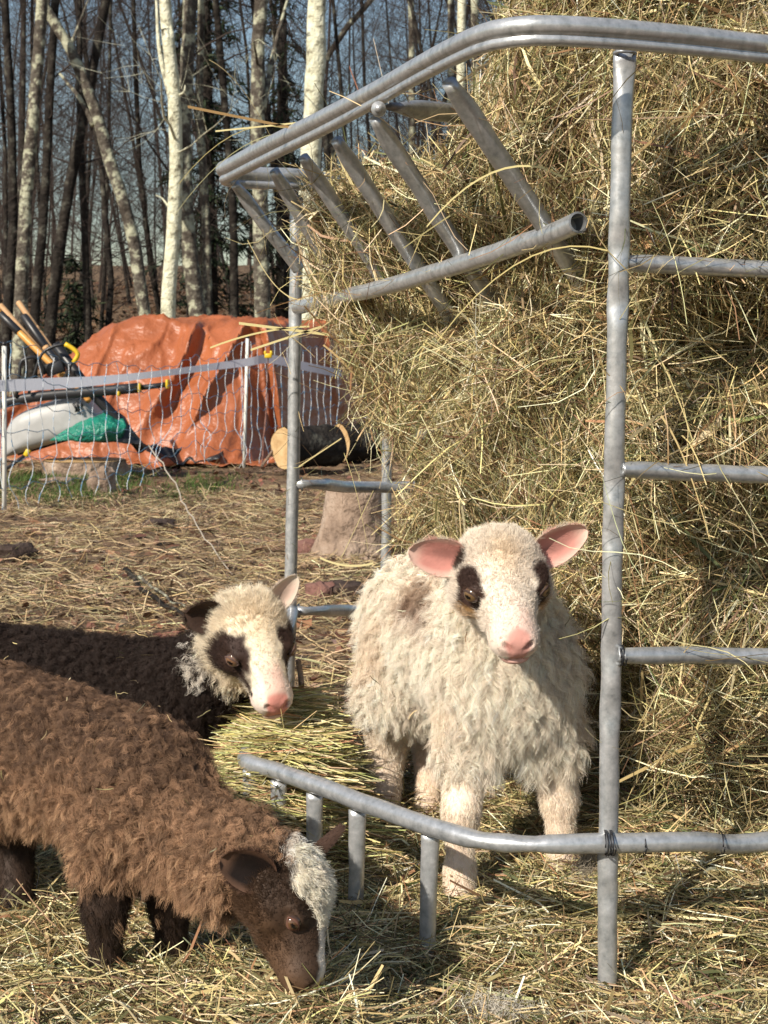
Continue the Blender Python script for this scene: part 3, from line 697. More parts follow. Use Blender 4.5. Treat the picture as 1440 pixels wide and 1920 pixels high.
def stump(name, px, py, Y, r0, h, label, seed, m='stump', flare=.7, lean=(0, 0), top='cutwood'):
    b = at(px, py, Y); b[2] = float(gh(b[0], Y)) - .03; root = empty(name, b, label, 'stump'); mb = MB(); sides, n = 30, 14
    t = np.linspace(0, 1, n); path = b + np.stack([lean[0] * t, lean[1] * t, t * h], 1); a = np.linspace(0, 2 * np.pi, sides, endpoint=False)
    V = np.zeros((n, sides, 3))
    lob = 1 + .22 * np.cos(a * 5 + seed)
    for i in range(n):
        fl = 1 + flare * np.exp(-t[i] * 4) * lob; rr = r0 * fl * (1 + .05 * fbm(np.stack([np.cos(a) * 2, np.sin(a) * 2, np.full(sides, t[i] * 2)], -1), 3, seed))
        V[i] = path[i] + np.stack([np.cos(a) * rr, np.sin(a) * rr, 0 * a], 1)
    F = [(i * sides + k, i * sides + (k + 1) % sides, (i + 1) * sides + (k + 1) % sides, (i + 1) * sides + k) for i in range(n - 1) for k in range(sides)]
    mb.add(V.reshape(-1, 3), F); mb.build('bark', M[m], root)
    c = MB(); cen = path[-1] + [0, 0, .004]; Vt = [cen] + list(cen + (V[-1] - path[-1]) * .5) + list(cen + (V[-1] - path[-1]) * .985); F = []
    for k in range(sides): F += [(0, 1 + k, 1 + (k + 1) % sides), (1 + k, 1 + sides + k, 1 + sides + (k + 1) % sides, 1 + (k + 1) % sides)]
    c.add(np.array(Vt), F); c.build('cut_top', M[top], root)
stump('tree_stump', 650, 1042, 6.7, .135, .34, 'weathered grey stump with flared roots behind the feeder', 3, lean=(.05, .03))
stump('tree_stump', 160, 868, 10.7, .29, .17, 'wide low bark covered stump under the garden cart', 5, m='rock_dark' if False else 'stump', flare=.18)

def rock(name, px, py, Y, size, m, label, cat, seed, rot=0):
    p = at(px, py, Y); p[2] = float(gh(p[0], Y)) + size[2] * .35
    n1, n2 = 20, 14; a, b = np.meshgrid(np.linspace(0, 2 * np.pi, n1, endpoint=False), np.linspace(.02, np.pi - .02, n2), indexing='ij')
    S = np.stack([np.cos(a) * np.sin(b), np.sin(a) * np.sin(b), np.cos(b)], -1); S = S / np.maximum(np.abs(S).max(-1, keepdims=True) * .55 + .45, .3)
    S = S * (1 + .28 * fbm(S * 1.6 + seed * 7, 3, seed)[..., None]) * np.array(size) / 2
    c, s = math.cos(rot), math.sin(rot); S = S @ np.array([[c, -s, 0], [s, c, 0], [0, 0, 1]]).T
    F = [(i * n2 + k, ((i + 1) % n1) * n2 + k, ((i + 1) % n1) * n2 + k + 1, i * n2 + k + 1) for i in range(n1) for k in range(n2 - 1)]
    mb = MB(); mb.add(S.reshape(-1, 3) + p, F); o = mb.build(name, M[m], sharp=38); return tag(o, label, cat)
rock('rock', 578, 1036, 6.75, (.13, .11, .10), 'rock_red', 'small reddish rock beside the flared grey stump', 'rock', 2, .5)
rock('rock', 600, 1128, 5.5, (.10, .10, .08), 'rock_red', 'small brown rock below the feeder rail beside a dark lump', 'rock', 4, 1.1)
rock('dirt_clod', 640, 1124, 5.55, (.17, .12, .08), 'rock_dark', 'dark lump of earth lying behind the feeder rail', 'clod', 6, .2)
rock('dirt_clod', 30, 1070, 6.2, (.17, .14, .09), 'rock_dark', 'dark lump of earth in the old hay of the yard', 'clod', 7, .8)
rock('dirt_clod', 300, 995, 7.6, (.20, .15, .06), 'rock_dark', 'flat dark clod below the slack net of the fence', 'clod', 8, 2.0)
rock('wood_chunk', 192, 906, 9.6, (.16, .12, .20), 'stump', 'upright split chunk of brown wood before the low stump', 'wood chunk', 11, .4)
rock('wood_chunk', 110, 880, 10.0, (.22, .12, .05), 'stump', 'flat bark slab lying below the garden cart', 'wood chunk', 13, .3)

def stick(name, pts, rad, m, label, cat='stick', rr=None):
    q = spline([np.array(p) for p in pts], 24); q = q + .006 * fbm(q * 9, 2, 3)[:, None]
    mb = MB(); mb.sweep(q, np.linspace(rad, rad * (rr or .45), 24), 7); return tag(mb.build(name, M[m]), label, cat)
def gp(px, py, lift=.02):
    Y = CAM_Z * F_PX / (py - 661); p = at(px, py, Y); p[2] = max(p[2], 0) + float(gh(p[0], Y)) + lift; return p
stick('fallen_branch', [gp(235, 1092, .03), gp(270, 1130, .03), gp(312, 1160, .04), gp(352, 1192, .05)], .011, 'bark_dark', 'dark bent branch lying in the dirt behind the white faced lamb')
stick('fallen_branch', [gp(262, 1118, .05), gp(310, 1146, .06), gp(345, 1176, .05)], .006, 'bark_mid', 'thinner twig lying across the dark bent branch')
stick('pale_stem', [at(278, 835, 9.4), at(318, 890, 8.4) , at(352, 955, 7.3), at(402, 1032, 6.3), at(462, 1108, 5.6)], .0042, 'palestem', 'long thin pale stem leaning from the net fence to the yard', 'stem')
stick('brown_stake', [at(490, 880, 11.55), at(500, 760, 11.55), at(503, 668, 11.55)], .009, 'rock_red', 'thin brown stake holding up the fence tape', 'stake')
stick('brown_stake', [at(490, 876, 11.0), at(515, 840, 11.1), at(545, 795, 11.2)], .012, 'stump', 'slanting brown stick leaning on the pale sawn log', 'stick')
stick('short_stake', [at(566, 1330, 2.75), at(566, 1280, 2.75), at(560, 1236, 2.75)], .0058, 'stump', 'short brown stake standing behind the white faced lamb', 'stake', .9)

# ------------------------------------------------------------------ hay feeder of galvanised tube
ZT = 1.285                                     # height of the top rail
def feeder():
    global TUBES; TUBES = []
    r = empty('hay_feeder', (0.35, 2.9, 0), 'galvanised steel hay feeder with slanted bars and curved rails', 'hay feeder')
    # top rail: rolled double tube, swept round the plan
    def onrail(px, py):
        Y = 2.3
        for _ in range(6): Y *= (ZT - CAM_Z) / (at(px, py, Y)[2] - CAM_Z)
        return at(px, py, Y)[:2]
    plan = [(1.12, 2.36), (.80, 2.22)] + [tuple(onrail(*p)) for p in ((1440, 84), (1300, 68), (1170, 56), (1060, 49), (985, 49), (915, 60), (850, 88), (780, 126), (700, 172), (600, 225), (500, 275), (432, 311))]
    ex, ey = plan[-1]
    plan += [(ex - .022, ey + .06), (ex - .012, ey + .125), (ex + .07, ey + .17), (ex + .16, ey + .22), (.1, 4.05), (.7, 4.1), (1.25, 3.95)]
    P = np.array([(x, y, ZT) for x, y in plan]); q = spline(P, 150)
    a1 = np.linspace(-.35 * np.pi, 1.30 * np.pi, 14); a2 = np.linspace(.72 * np.pi, 2.2 * np.pi, 11)
    # profile: (up, side)
    up = [(.019 * math.sin(a), .019 * math.cos(a)) for a in a1]
    lo = [(-.0255 + .0115 * math.sin(a), .0120 * math.cos(a) + .001) for a in a2]
    prof = np.array(up + lo)
    mb = MB(); rad = (.66 + .22 * sstep(2.1, 3.3, q[:, 1])) * (1 + .02 * fbm(q * 6, 2, 3)); mb.sweep(q, rad, prof=prof); mb.build('top_rail', M['galv'], r)
    def tube(name, pts, rad, n=40, dents=(), m='galv', sides=14, flat0=(1, 1), ends=None, up=(0, -1, 0), seed=0, caps=True):
        q = spline(pts, n); L = np.linspace(0, 1, n); TUBES.append((q, rad)); fl = np.tile(np.array(flat0, float), (n, 1)); s = np.linalg.norm(np.diff(q, axis=0), axis=1).sum()
        for d, wid, amt in dents:
            g = np.exp(-((L - d) * s / wid) ** 2); fl[:, 0] *= 1 - amt * g; fl[:, 1] *= 1 + amt * .25 * g
        if ends:      # crimped flat ends
            for e in ends:
                g = np.exp(-(np.abs(L - e) * s / .03) ** 2); fl[:, 0] *= 1 + .1 * g; fl[:, 1] *= 1 - .32 * g
        mb = MB(); mb.sweep(q + .0012 * fbm(q * 12, 2, seed)[:, None], rad * (1 + .025 * fbm(q * 25, 2, seed + 5)), sides, flat=fl, up=up, caps=caps); return mb.build(name, M[m], r)
    # posts
    tube('post', [at(1171, 98, 2.075), at(1160, 480, 2.08), at(1152, 900, 2.09), at(1143, 1400, 2.10), at(1137, 1960, 2.10)], .0138, 110,
         dents=[(.01, .025, .55), (.185, .02, .45), (.24, .02, .5), (.415, .025, .42), (.47, .025, .45), (.59, .02, .45), (.65, .02, .45), (.80, .018, .4), (.84, .015, .4)], flat0=(.85, 1))
    tube('post', [at(556, 366, 3.65), at(554, 600, 3.65), at(549, 900, 3.65), at(544, 1150, 3.65), at(540, 1320, 3.66)], .0152, 50, dents=[(.02, .04, .4), (.22, .03, .3)])
    tube('post', [at(727, 500, 4.2), at(725, 940, 4.2), at(722, 1090, 4.2), at(720, 1230, 4.2)], .014, 20)
    tube('post', [(.95, 2.2, ZT - .03), (.95, 2.2, -.05)], .0138, 20)
    tube('post', [(1.22, 3.9, ZT - .03), (1.22, 3.9, -.05)], .0138, 20)
    # rails on the panel facing us
    for y0, y1, nm in ((492, 506, 1), (880, 890, 2), (1229, 1230, 3)):
        a, b = at(1163, y0, 2.088), at(1442, y1, 2.165); b2 = np.array([.95, 2.2, b[2] + (b[2] - a[2]) * .8])
        tube('rail', [a, a + (b - a) * .1, b, b2], .0122, 40, dents=[(.0, .02, .35)], up=(0, 0, 1), seed=nm)
    # rails on the far side
    for y0, y1 in ((908, 914), (1145, 1144)):
        tube('rail', [at(553, y0, 3.65), at(600, y0, 3.7), at(722, y1, 4.05), (.7, 4.12, float(at(722, y1, 4.05)[2])), (1.22, 3.9, float(at(722, y1, 4.05)[2]))], .0152, 40, dents=[(.03, .05, .35)], up=(0, 0, 1), flat0=(1, .8))
    # loose side rail with its open end
    q = [at(556, 577, 3.62), at(640, 558, 3.24), at(760, 527, 2.88), at(900, 484, 2.55), at(1030, 440, 2.30), at(1084, 417, 2.215)]
    tube('rail', q, .0145, 50, up=(0, 0, 1), caps=False, flat0=(1.08, .9))
    cp = MB(); d = nrm(q[-1] - q[-2]); cp.sweep([q[-1] - d * .03, q[-1] + d * .0006], [.0125, .0125], 18, caps=False); cp.sweep([q[-1] + d * .0004, q[-1] + d * .0010], [.0156, .0125], 18, caps=False)
    cp.sweep([q[-1] - d * .031, q[-1] - d * .03], [.001, .0125], 18, caps=False); cp.build('tube_mouth', M['galv_dark'], r)
    def weld(c, ax, rad, sd):
        ax = nrm(np.array(ax, float)); u = nrm(np.cross(ax, [.1, .2, 1])); v = np.cross(ax, u); t = np.linspace(0, 2 * np.pi, 30, endpoint=False); rs = np.random.default_rng(sd)
        q_ = np.array(c) + np.cos(t)[:, None] * u * rad + np.sin(t)[:, None] * v * rad + ax * (rs.normal(size=(30, 1)) * .0006)
        mb = MB(); mb.sweep(q_, .0022 * (1 + .3 * rs.normal(size=30)), 6, closed=True); mb.build('weld_bead', M['galv_dark'], r)
    for k, (px, py) in enumerate(((1172, 493), (1166, 880), (1160, 1229))): weld(at(px, py, 2.093), (1, .05, 0), .0125, k)
    weld(at(566, 908, 3.66), (1, .1, 0), .0145, 7); weld(at(560, 1145, 3.66), (1, .1, 0), .0145, 8); weld(at(566, 575, 3.60), (.5, -1, 0), .0145, 9)
    weld(at(1171, 100, 2.076), (0, 0, 1), .0135, 10)
    tube('rail', [at(738, 200, 2.46), at(800, 208, 2.55), at(870, 216, 2.68), at(990, 240, 2.85), at(1100, 262, 3.05)], .016, 40, m='galv_dark', up=(0, 0, 1), dents=[(0, .05, .6)])
    tube('rail', [at(790, 815, 3.08), at(860, 800, 2.95), at(960, 792, 2.86), at(1060, 778, 2.84), at(1160, 766, 2.86)], .0135, 40, m='galv_dark', up=(0, 0, 1))
    tube('rail', [at(1090, 1012, 2.62), at(1230, 1018, 2.44), at(1400, 1020, 2.42)], .0125, 20, m='galv_dark', up=(0, 0, 1))
    # slanted bars leaning in from the top rail
    for k, (px, py, ex, ey, dY) in enumerate(((843, 128, 1150, 618, .27), (703, 202, 1000, 690, .29), (631, 246, 930, 730, .30), (569, 281, 850, 730, .28), (514, 309, 770, 760, .26), (440, 338, 560, 505, .10))):
        xy = onrail(px, py - 22); a = np.array([xy[0], xy[1], ZT - .034]); b = at(ex, ey, a[1] + dY)
        tube('slanted_bar', [a, a + (b - a) * .5, b], .0148, 50, ends=(0,), dents=[(.06, .05, .25)], up=(-.3, -.9, .3), seed=k)
    bolt = MB(); p = at(710, 206, 2.395); bolt.sweep([p, p + np.array([.0, -.012, 0])], .0115, 12); bolt.sweep([p + np.array([0, -.012, 0]), p + np.array([0, -.02, 0])], .007, 6); bolt.build('bolt', M['galv'], r)
    # lower curved rail and its short legs
    ring = [(.95, 2.2, .222), at(1442, 1577, 2.16), at(1300, 1579, 2.11), at(1140, 1581, 2.09), at(1020, 1583, 2.085), at(900, 1574, 2.11), at(790, 1545, 2.18), at(700, 1513, 2.26), at(600, 1474, 2.37), at(520, 1446, 2.46), at(462, 1428, 2.52), np.array([-.232, 2.64, .195]), np.array([-.235, 2.9, .19]), np.array([-.225, 3.3, .2]), at(548, 1146, 3.63)]
    tube('lower_rail', ring, .0142, 130, up=(0, 0, 1), dents=[(.305, .02, .28), (.33, .015, .22)], seed=9)
    for px, py, Y in ((806, 1562, 2.178), (670, 1518, 2.31), (590, 1487, 2.395), (524, 1462, 2.465), (470, 1444, 2.515)):
        a = at(px, py, Y); b = a.copy(); b[2] = -.08; b[0] -= .004
        tube('leg', [a, a + (b - a) * .5, b], .0125, 24, dents=[(.0, .03, .5), (.2, .03, .2)], seed=int(px))
    # black wire ties round the joints
    def tie(c, rx, n, ax=(1, 0, 0), sd=0):
        t = np.linspace(0, n * 2 * np.pi, 26 * n); c = np.array(c); rs = np.random.default_rng(sd)
        q = c + np.stack([(t / t[-1] - .5) * .0036 * n + .0012 * np.sin(t * .5 + sd), -np.cos(t) * rx * 1.3, np.sin(t) * rx], 1)
        mb = MB(); mb.sweep(q, .0011, 5); mb.build('wire_tie', M['wire'], r)
    tie(at(1141, 1580, 2.088), .0172, 4); tie(at(1207, 1581, 2.10), .0152, 1, sd=2); tie(at(1166, 1229, 2.094), .0138, 2, sd=3); tie(at(1352, 1580, 2.13), .0152, 1, sd=7)
feeder()

# ------------------------------------------------------------------ hay in the feeder and on the ground
def floor_h(x, y):
    P = np.stack([x, y, 0 * x], -1)
    f = .002 + .012 * fbm(P * 5, 3, 61) + .010 * fbm(P * 16, 2, 62)
    f = f + .235 * np.exp(-((x + .18) / .085) ** 2 - ((y - 2.72) / .20) ** 2)                       # pile under the white faced lamb
    f = f + .13 * np.exp(-((x + .16) / .07) ** 2 - ((y - 2.52) / .08) ** 2)
    f = f + .045 * sstep(2.22, 2.5, y) * sstep(-.22, .02, x) - .045 * sstep(-.08, .08, x) * sstep(2.25, 2.08, y)
    f = f + .04 * sstep(.30, .42, x) * sstep(2.1, 2.3, y) + .03 * sstep(2.5, 2.9, y) * sstep(-.1, .1, x)
    hollow = np.exp(-((x - .09) / .17) ** 2 - ((y - 2.50) / .24) ** 2); f = f * (1 - .75 * hollow)
    f = f + .045 * np.exp(-((x + .09) / .10) ** 2 - ((y - 1.86) / .07) ** 2)
    return f
nx, ny = 110, 110
fx = np.linspace(-1.3, 1.4, nx); fy = np.linspace(1.25, 3.3, ny); FX, FY = np.meshgrid(fx, fy, indexing='ij')
edge = np.minimum(sstep(1.25, 1.5, FY), 1) * (1 - sstep(2.55, 2.95, FY - .8 * np.maximum(FX + .1, 0))) * sstep(-1.3, -1.0, FX)
fz = floor_h(FX, FY) * edge - .10 * (1 - edge)
FLV = np.stack([FX, FY, fz], -1).reshape(-1, 3)
loose = Acc()
hq = grid_faces(nx, ny)
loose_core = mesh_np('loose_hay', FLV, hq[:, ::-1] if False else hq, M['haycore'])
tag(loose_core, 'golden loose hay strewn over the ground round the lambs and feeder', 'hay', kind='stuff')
n = 80000
sx = rng.uniform(-.95, 1.0, n); sy = 1.80 + 1.30 * rng.random(n)
inview = (np.abs(sx) < .27 * sy + .06) & ((sy < 2.75) | (sx > -.3))
sx, sy = sx[inview], sy[inview]; n = len(sx)
eg = (1 - sstep(2.6, 2.95, sy - .8 * np.maximum(sx + .1, 0))); kp = rng.random(n) < .1 + .9 * eg; sx, sy = sx[kp], sy[kp]; n = len(sx)
lay = rng.random(n) ** 1.3
Lh = rng.uniform(.04, .17, n); D = rng.normal(size=(n, 3)); D[:, 2] = D[:, 2] * .20
big = rng.random(n) < .05
loose.straw(np.stack([sx, sy, floor_h(sx, sy) + .002 + .032 * lay], -1), D, Lh, np.where(big, rng.uniform(.0035, .007, n), rng.uniform(.001, .0026, n)), .10, K=5)
# pale long stems of the pile by the lamb
n = 2600
px_ = np.minimum(rng.normal(size=n) * .065 - .175, -.07); py_ = rng.normal(size=n) * .11 + 2.64
D = np.stack([np.ones(n), -.45 + .35 * rng.normal(size=n), .10 * rng.normal(size=n)], -1)
loose.straw(np.stack([px_, py_, floor_h(px_, py_) + .008 + .035 * rng.random(n)], -1), D, rng.uniform(.10, .22, n), rng.uniform(.0016, .003, n), .07, K=5, pal=[(.55, .46, .21), (.48, .44, .17), (.66, .57, .33), (.38, .22, .11), (.32, .33, .12)], wts=[.32, .26, .2, .1, .12])
lo_ = loose.build('straw', M['straw']); lo_.parent = loose_core; tag(lo_, kind='stuff')

TA = np.array([.164, 1.98]); TN = np.array([.943, .332])
def hay_sdf(P):
    x, y, z = P[:, 0], P[:, 1], P[:, 2]
    s = (x - TA[0]) * TN[0] + (y - TA[1]) * TN[1]
    s0 = np.interp(z, [0, .3, .45, .58, .75, .9, 1.0, 1.07, 1.15, 1.25, 1.5], [.50, .47, .44, .37, .305, .305, .305, .285, .235, .165, .11])
    s0 = s0 - .085 * sstep(2.85, 3.25, y) * sstep(.8, 1.0, z)
    d_side = s0 - s
    yf = np.interp(z, [0, .25, .5, .75, 1.0, 1.3, 1.7], [2.27, 2.33, 2.33, 2.26, 2.23, 2.25, 2.40]) + .16 * np.exp(-((x - .41) / .07) ** 2 - ((z - .42) / .18) ** 2) + .10 * np.exp(-((x - .50) / .12) ** 2 - ((z - .90) / .06) ** 2)
    yf = yf + .10 * sstep(.40, .32, x) * sstep(.85, 1.0, z)
    d_front = yf - y
    zt = 1.20 + 2.8 * np.clip(x - .185, 0, .17)
    d = smax(smax(d_side, d_front, .06), (z - zt) * .7, .06)
    yl = np.interp(z, [0, .5, .75, 1.0, 1.1, 1.2, 1.3], [3.35, 3.4, 3.55, 3.58, 3.52, 3.42, 3.30])
    d = smax(d, y - yl - .25 * (x > .3), .10); d = smax(d, x - 1.15, .1)
    # hollow where the white lamb stands
    hol = sd_ell(P, (.12, 2.40, .28), (.30, .50, .37)); d = smax(d, -hol, .06)
    hol2 = sd_ell(P, (-.25, 2.9, .2), (.34, .75, .40)); d = smax(d, -hol2, .06)
    damp = 1 - .6 * sstep(.95, 1.05, z) * (x < .3)
    return d + .050 * damp * fbm(P * 4.6, 3, 70) + .040 * damp * fbm(P * np.array([9, 9, 15]), 2, 71) + .050 * damp * (1 - 2 * np.abs(vnoise(P * np.array([4.5, 4.5, 8.0]), 75)))
HV, HQ = surface_nets(hay_sdf, (-.5, 1.95, -.08), (1.25, 3.95, 1.8), .022)
HN = vert_normals(HV, HQ)
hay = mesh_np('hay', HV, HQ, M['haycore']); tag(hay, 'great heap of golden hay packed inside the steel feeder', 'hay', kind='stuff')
hs = Acc(); n = 122000
wf = lambda c, nn: (np.clip(.25 - nn[:, 1] * .9 - nn[:, 0] * .55 + .35 * nn[:, 2], .03, 2) * (c[:, 0] < .26 * c[:, 1] + .1) / (c[:, 1] / 2.3) ** 1.0)
P0, N0 = sample_quads(HV, HQ, HN, n, wf)
rv = rng.normal(size=(n, 3)); tang = nrm(rv - N0 * np.sum(rv * N0, 1, keepdims=True))
# hanging tangles: horizontal swirl in the upper part, drooping lower down
ang = 2.6 * vnoise(P0 * np.array([3.2, 3.2, 4.2]), 90) + .8 * vnoise(P0 * 9.0, 91) + .35 * rng.normal(size=n)
pref = np.stack([np.cos(ang), .3 * np.cos(ang), np.sin(ang)], -1); pref = pref - N0 * np.sum(pref * N0, 1, keepdims=True)
tang = nrm(tang + nrm(pref) * (np.where(rng.random(n) < .5, 1, -1) * rng.uniform(.2, 2.2, n))[:, None])
D = nrm(tang + N0 * (rng.normal(size=n) * .30)[:, None] + np.array([0, 0, -.15]) * (rng.random(n) < .5)[:, None])
off = .072 * rng.random(n) ** 1.7 - .018
Lh = rng.uniform(.05, .24, n); big = rng.random(n) < .05
Wd = np.where(big, rng.uniform(.003, .0065, n), rng.uniform(.0008, .0022, n))
hs.straw(P0 + N0 * off[:, None], D, Lh, Wd, .11, K=5)
# longer wisps sticking out of the heap
n = 1500
P1, N1 = sample_quads(HV, HQ, HN, n, wf)
D = nrm(N1 * (.35 + .5 * rng.random((n, 1))) + rng.normal(size=(n, 3)) * .75 + np.array([0, 0, -.2]))
Lw = rng.uniform(.08, .26, n); hs.straw(P1 + D * (Lw * .36)[:, None], D, Lw, rng.uniform(.0012, .0026, n), .16, K=7)
# stems draped over the tubes
for q_, r_ in TUBES:
    m = int(9 + 16 * np.linalg.norm(q_[-1] - q_[0])); i_ = rng.integers(0, len(q_), m); pq = q_[i_] + np.stack([rng.normal(size=m) * .3, -np.abs(rng.normal(size=m)) - .4, np.abs(rng.normal(size=m)) * .7 + .2], -1) * r_ * .9
    ok_ = (pq[:, 2] > .3) & (pq[:, 0] < .9); pq = pq[ok_]; m = len(pq)
    if m: hs.straw(pq, nrm(rng.normal(size=(m, 3)) * [1, .25, .9]), rng.uniform(.05, .20, m), rng.uniform(.0009, .002, m), .16, K=7)
# single stems seen against the woods and tarp
def stem(px0, py0, px1, py1, Y, w=.003, c=(.5, .4, .2), sag=0.0, K=10, Y2=None):
    a, b = at(px0, py0, Y), at(px1, py1, Y2 or Y); t = np.linspace(0, 1, K)[:, None]; q = a + (b - a) * t; q[:, 2] += sag * (4 * t * (1 - t))[:, 0]
    V = np.stack([q - [0, 0, w / 2], q + [0, 0, w / 2]], 1).reshape(-1, 3); hs.add(V, grid_faces(K, 2), np.tile(np.array(c), (len(V), 1)))
for args in ((352, 200, 560, 242, 2.9, .005, (.26, .16, .06)), (404, 246, 600, 226, 2.9, .003, (.6, .52, .26)), (335, 345, 560, 248, 3.1, .0017, (.36, .3, .12), .05), (330, 400, 520, 250, 3.1, .0016, (.34, .32, .16), .03),
             (392, 112, 520, 282, 3.3, .0018, (.25, .2, .1), .03), (394, 652, 580, 612, 3.5, .004, (.6, .52, .24), .01), (448, 606, 620, 628, 3.5, .006, (.58, .5, .24)), (470, 656, 640, 600, 3.5, .005, (.6, .52, .26), .0),
             (464, 450, 492, 502, 3.6, .003, (.62, .52, .26), .0), (492, 502, 568, 562, 3.6, .003, (.62, .52, .26), -.02), (520, 1290, 470, 1236, 2.55, .001, (.5, .4, .2)), (700, 72, 730, 200, 2.6, .0035, (.66, .55, .4)), (655, 125, 672, 170, 2.6, .005, (.28, .12, .07)),
             (600, 1046, 700, 1056, 3.0, .004, (.66, .58, .3), -.01), (640, 1046, 700, 920, 3.1, .002, (.6, .52, .24)), (690, 1030, 645, 850, 3.1, .003, (.6, .52, .24), .02), (560, 875, 640, 822, 3.4, .003, (.6, .5, .25)),
             (500, 480, 470, 360, 3.5, .0022, (.5, .4, .2), .03), (480, 330, 500, 480, 3.5, .002, (.62, .52, .26)), (1060, 25, 1010, 70, 2.4, .004, (.66, .58, .32)), (1120, 40, 1210, -10, 2.4, .009, (.55, .42, .2)),
             (820, 640, 1140, 470, 2.2, .002, (.6, .5, .22), .05), (1020, 315, 800, 425, 2.2, .0028, (.62, .54, .26), .03), (1215, 95, 1218, 225, 2.06, .006, (.2, .08, .05)), (1245, 60, 1262, 130, 2.05, .008, (.62, .45, .22)), (1300, 830, 1200, 620, 2.15, .004, (.6, .5, .24), .02), (1240, 780, 1330, 1010, 2.12, .005, (.55, .42, .2), .02)):
    stem(*args)
# broad dry leaves
n = 420
P1, N1 = sample_quads(HV, HQ, HN, n, wf)
hs.straw(P1 + N1 * .03, rng.normal(size=(n, 3)) * [1, .3, .8], rng.uniform(.03, .09, n), rng.uniform(.007, .014, n), .2, K=5, pal=[(.55, .45, .22), (.36, .2, .1), (.2, .22, .08), (.62, .55, .34)], wts=[.35, .25, .2, .2], roll=N1, taper=.8)
hso = hs.build('straw', M['straw']); hso.parent = hay; tag(hso, kind='stuff')

# ------------------------------------------------------------------ lambs
def frame_of(fwd, up):
    y = nrm(np.array(fwd, float)); z = np.array(up, float); z = nrm(z - y * np.dot(z, y)); x = np.cross(y, z)
    return np.stack([x, y, z], 1)          # columns: lateral, forward, up

def hair(name, pts, radius, cols, m, parent):
    n, K = pts.shape[:2]
    cu = bpy.data.hair_curves.new(name); cu.add_curves([K] * n)
    off = np.array(parent.location)
    cu.attributes['position'].data.foreach_set('vector', (pts - off).astype(np.float32).ravel())
    ra = cu.attributes.get('radius') or cu.attributes.new('radius', 'FLOAT', 'POINT')
    ra.data.foreach_set('value', radius.astype(np.float32).ravel())
    ca = cu.attributes.new('Col', 'FLOAT_COLOR', 'POINT'); ca.data.foreach_set('color', np.concatenate([cols, np.ones((n, K, 1))], -1).astype(np.float32).ravel())
    cu.materials.append(m); o = bpy.data.objects.new(name, cu); COL.objects.link(o); o.parent = parent
    return o

def ear_mesh(Ho, HR, S, base, tip, face, W, cup, cin, cout, crim, fold=0.0, dark=None):
    """leaf-shaped cupped ear between two head-local points; face = direction the hollow looks"""
    a, b, f = np.array(base) * S, np.array(tip) * S, np.array(face, float)
    d = b - a; L = np.linalg.norm(d); d /= L; f = nrm(f - d * np.dot(f, d)); sd = np.cross(d, f)
    nu, nv = 18, 13; t = np.linspace(0, 1, nu); s = np.linspace(-1, 1, nv)
    w = W * S * np.sin(np.clip(np.pi * (.10 + .86 * t ** .85), 0, np.pi)) ** .62; w[-1] *= .55
    out = []
    for sign in (1, -1):
        q = a + d * (t * L)[:, None, None] + sd * (w[:, None] * s[None])[..., None]
        depth = cup * S * (1 - s[None] ** 2) * (1 - .65 * t[:, None]) + .10 * L * t[:, None] ** 2 * 0
        q = q - f * (depth - sign * .0016 * (1 - .7 * s[None] ** 2))[..., None]
        if fold: q = q - f * (fold * S * t[:, None] ** 2)[..., None] * 1.0 - np.array([0, 0, 1]) * (fold * S * .8 * t[:, None] ** 2)[..., None]
        out.append(q.reshape(-1, 3))
    V = np.concatenate(out) @ HR.T + Ho
    g = grid_faces(nu, nv); Q = np.concatenate([g, g[:, ::-1] + nu * nv])
    T, Sg = np.meshgrid(t, np.abs(s), indexing='ij')
    rim = sstep(.68, .95, np.maximum(Sg, T * 1.0))[..., None]
    ci = np.array(cin) * (1 - rim) + np.array(crim) * rim
    if dark is not None: ci = ci * (1 - sstep(.25, .0, T)[..., None]) + np.array(dark) * sstep(.25, .0, T)[..., None] if False else ci
    S3 = np.linspace(-1, 1, nv)[None] * np.ones((nu, 1)); vein = .5 + .5 * np.sin(S3 * 9 + 2 * vnoise(np.stack([T * 3, S3 * 2, T * 0], -1), 5)); dk = np.exp(-((S3 - .15) / .35) ** 2) * np.exp(-((T - .42) / .30) ** 2)
    ci = ci * (1 - (.10 * vein + .30 * dk + .12 * np.abs(vnoise(np.stack([T * 9, S3 * 5, T * 0], -1), 6)))[..., None] * (1 - rim))
    co = np.tile(np.array(cout), (nu, nv, 1))
    C = np.concatenate([ci.reshape(-1, 3), co.reshape(-1, 3)])
    return V, Q, C

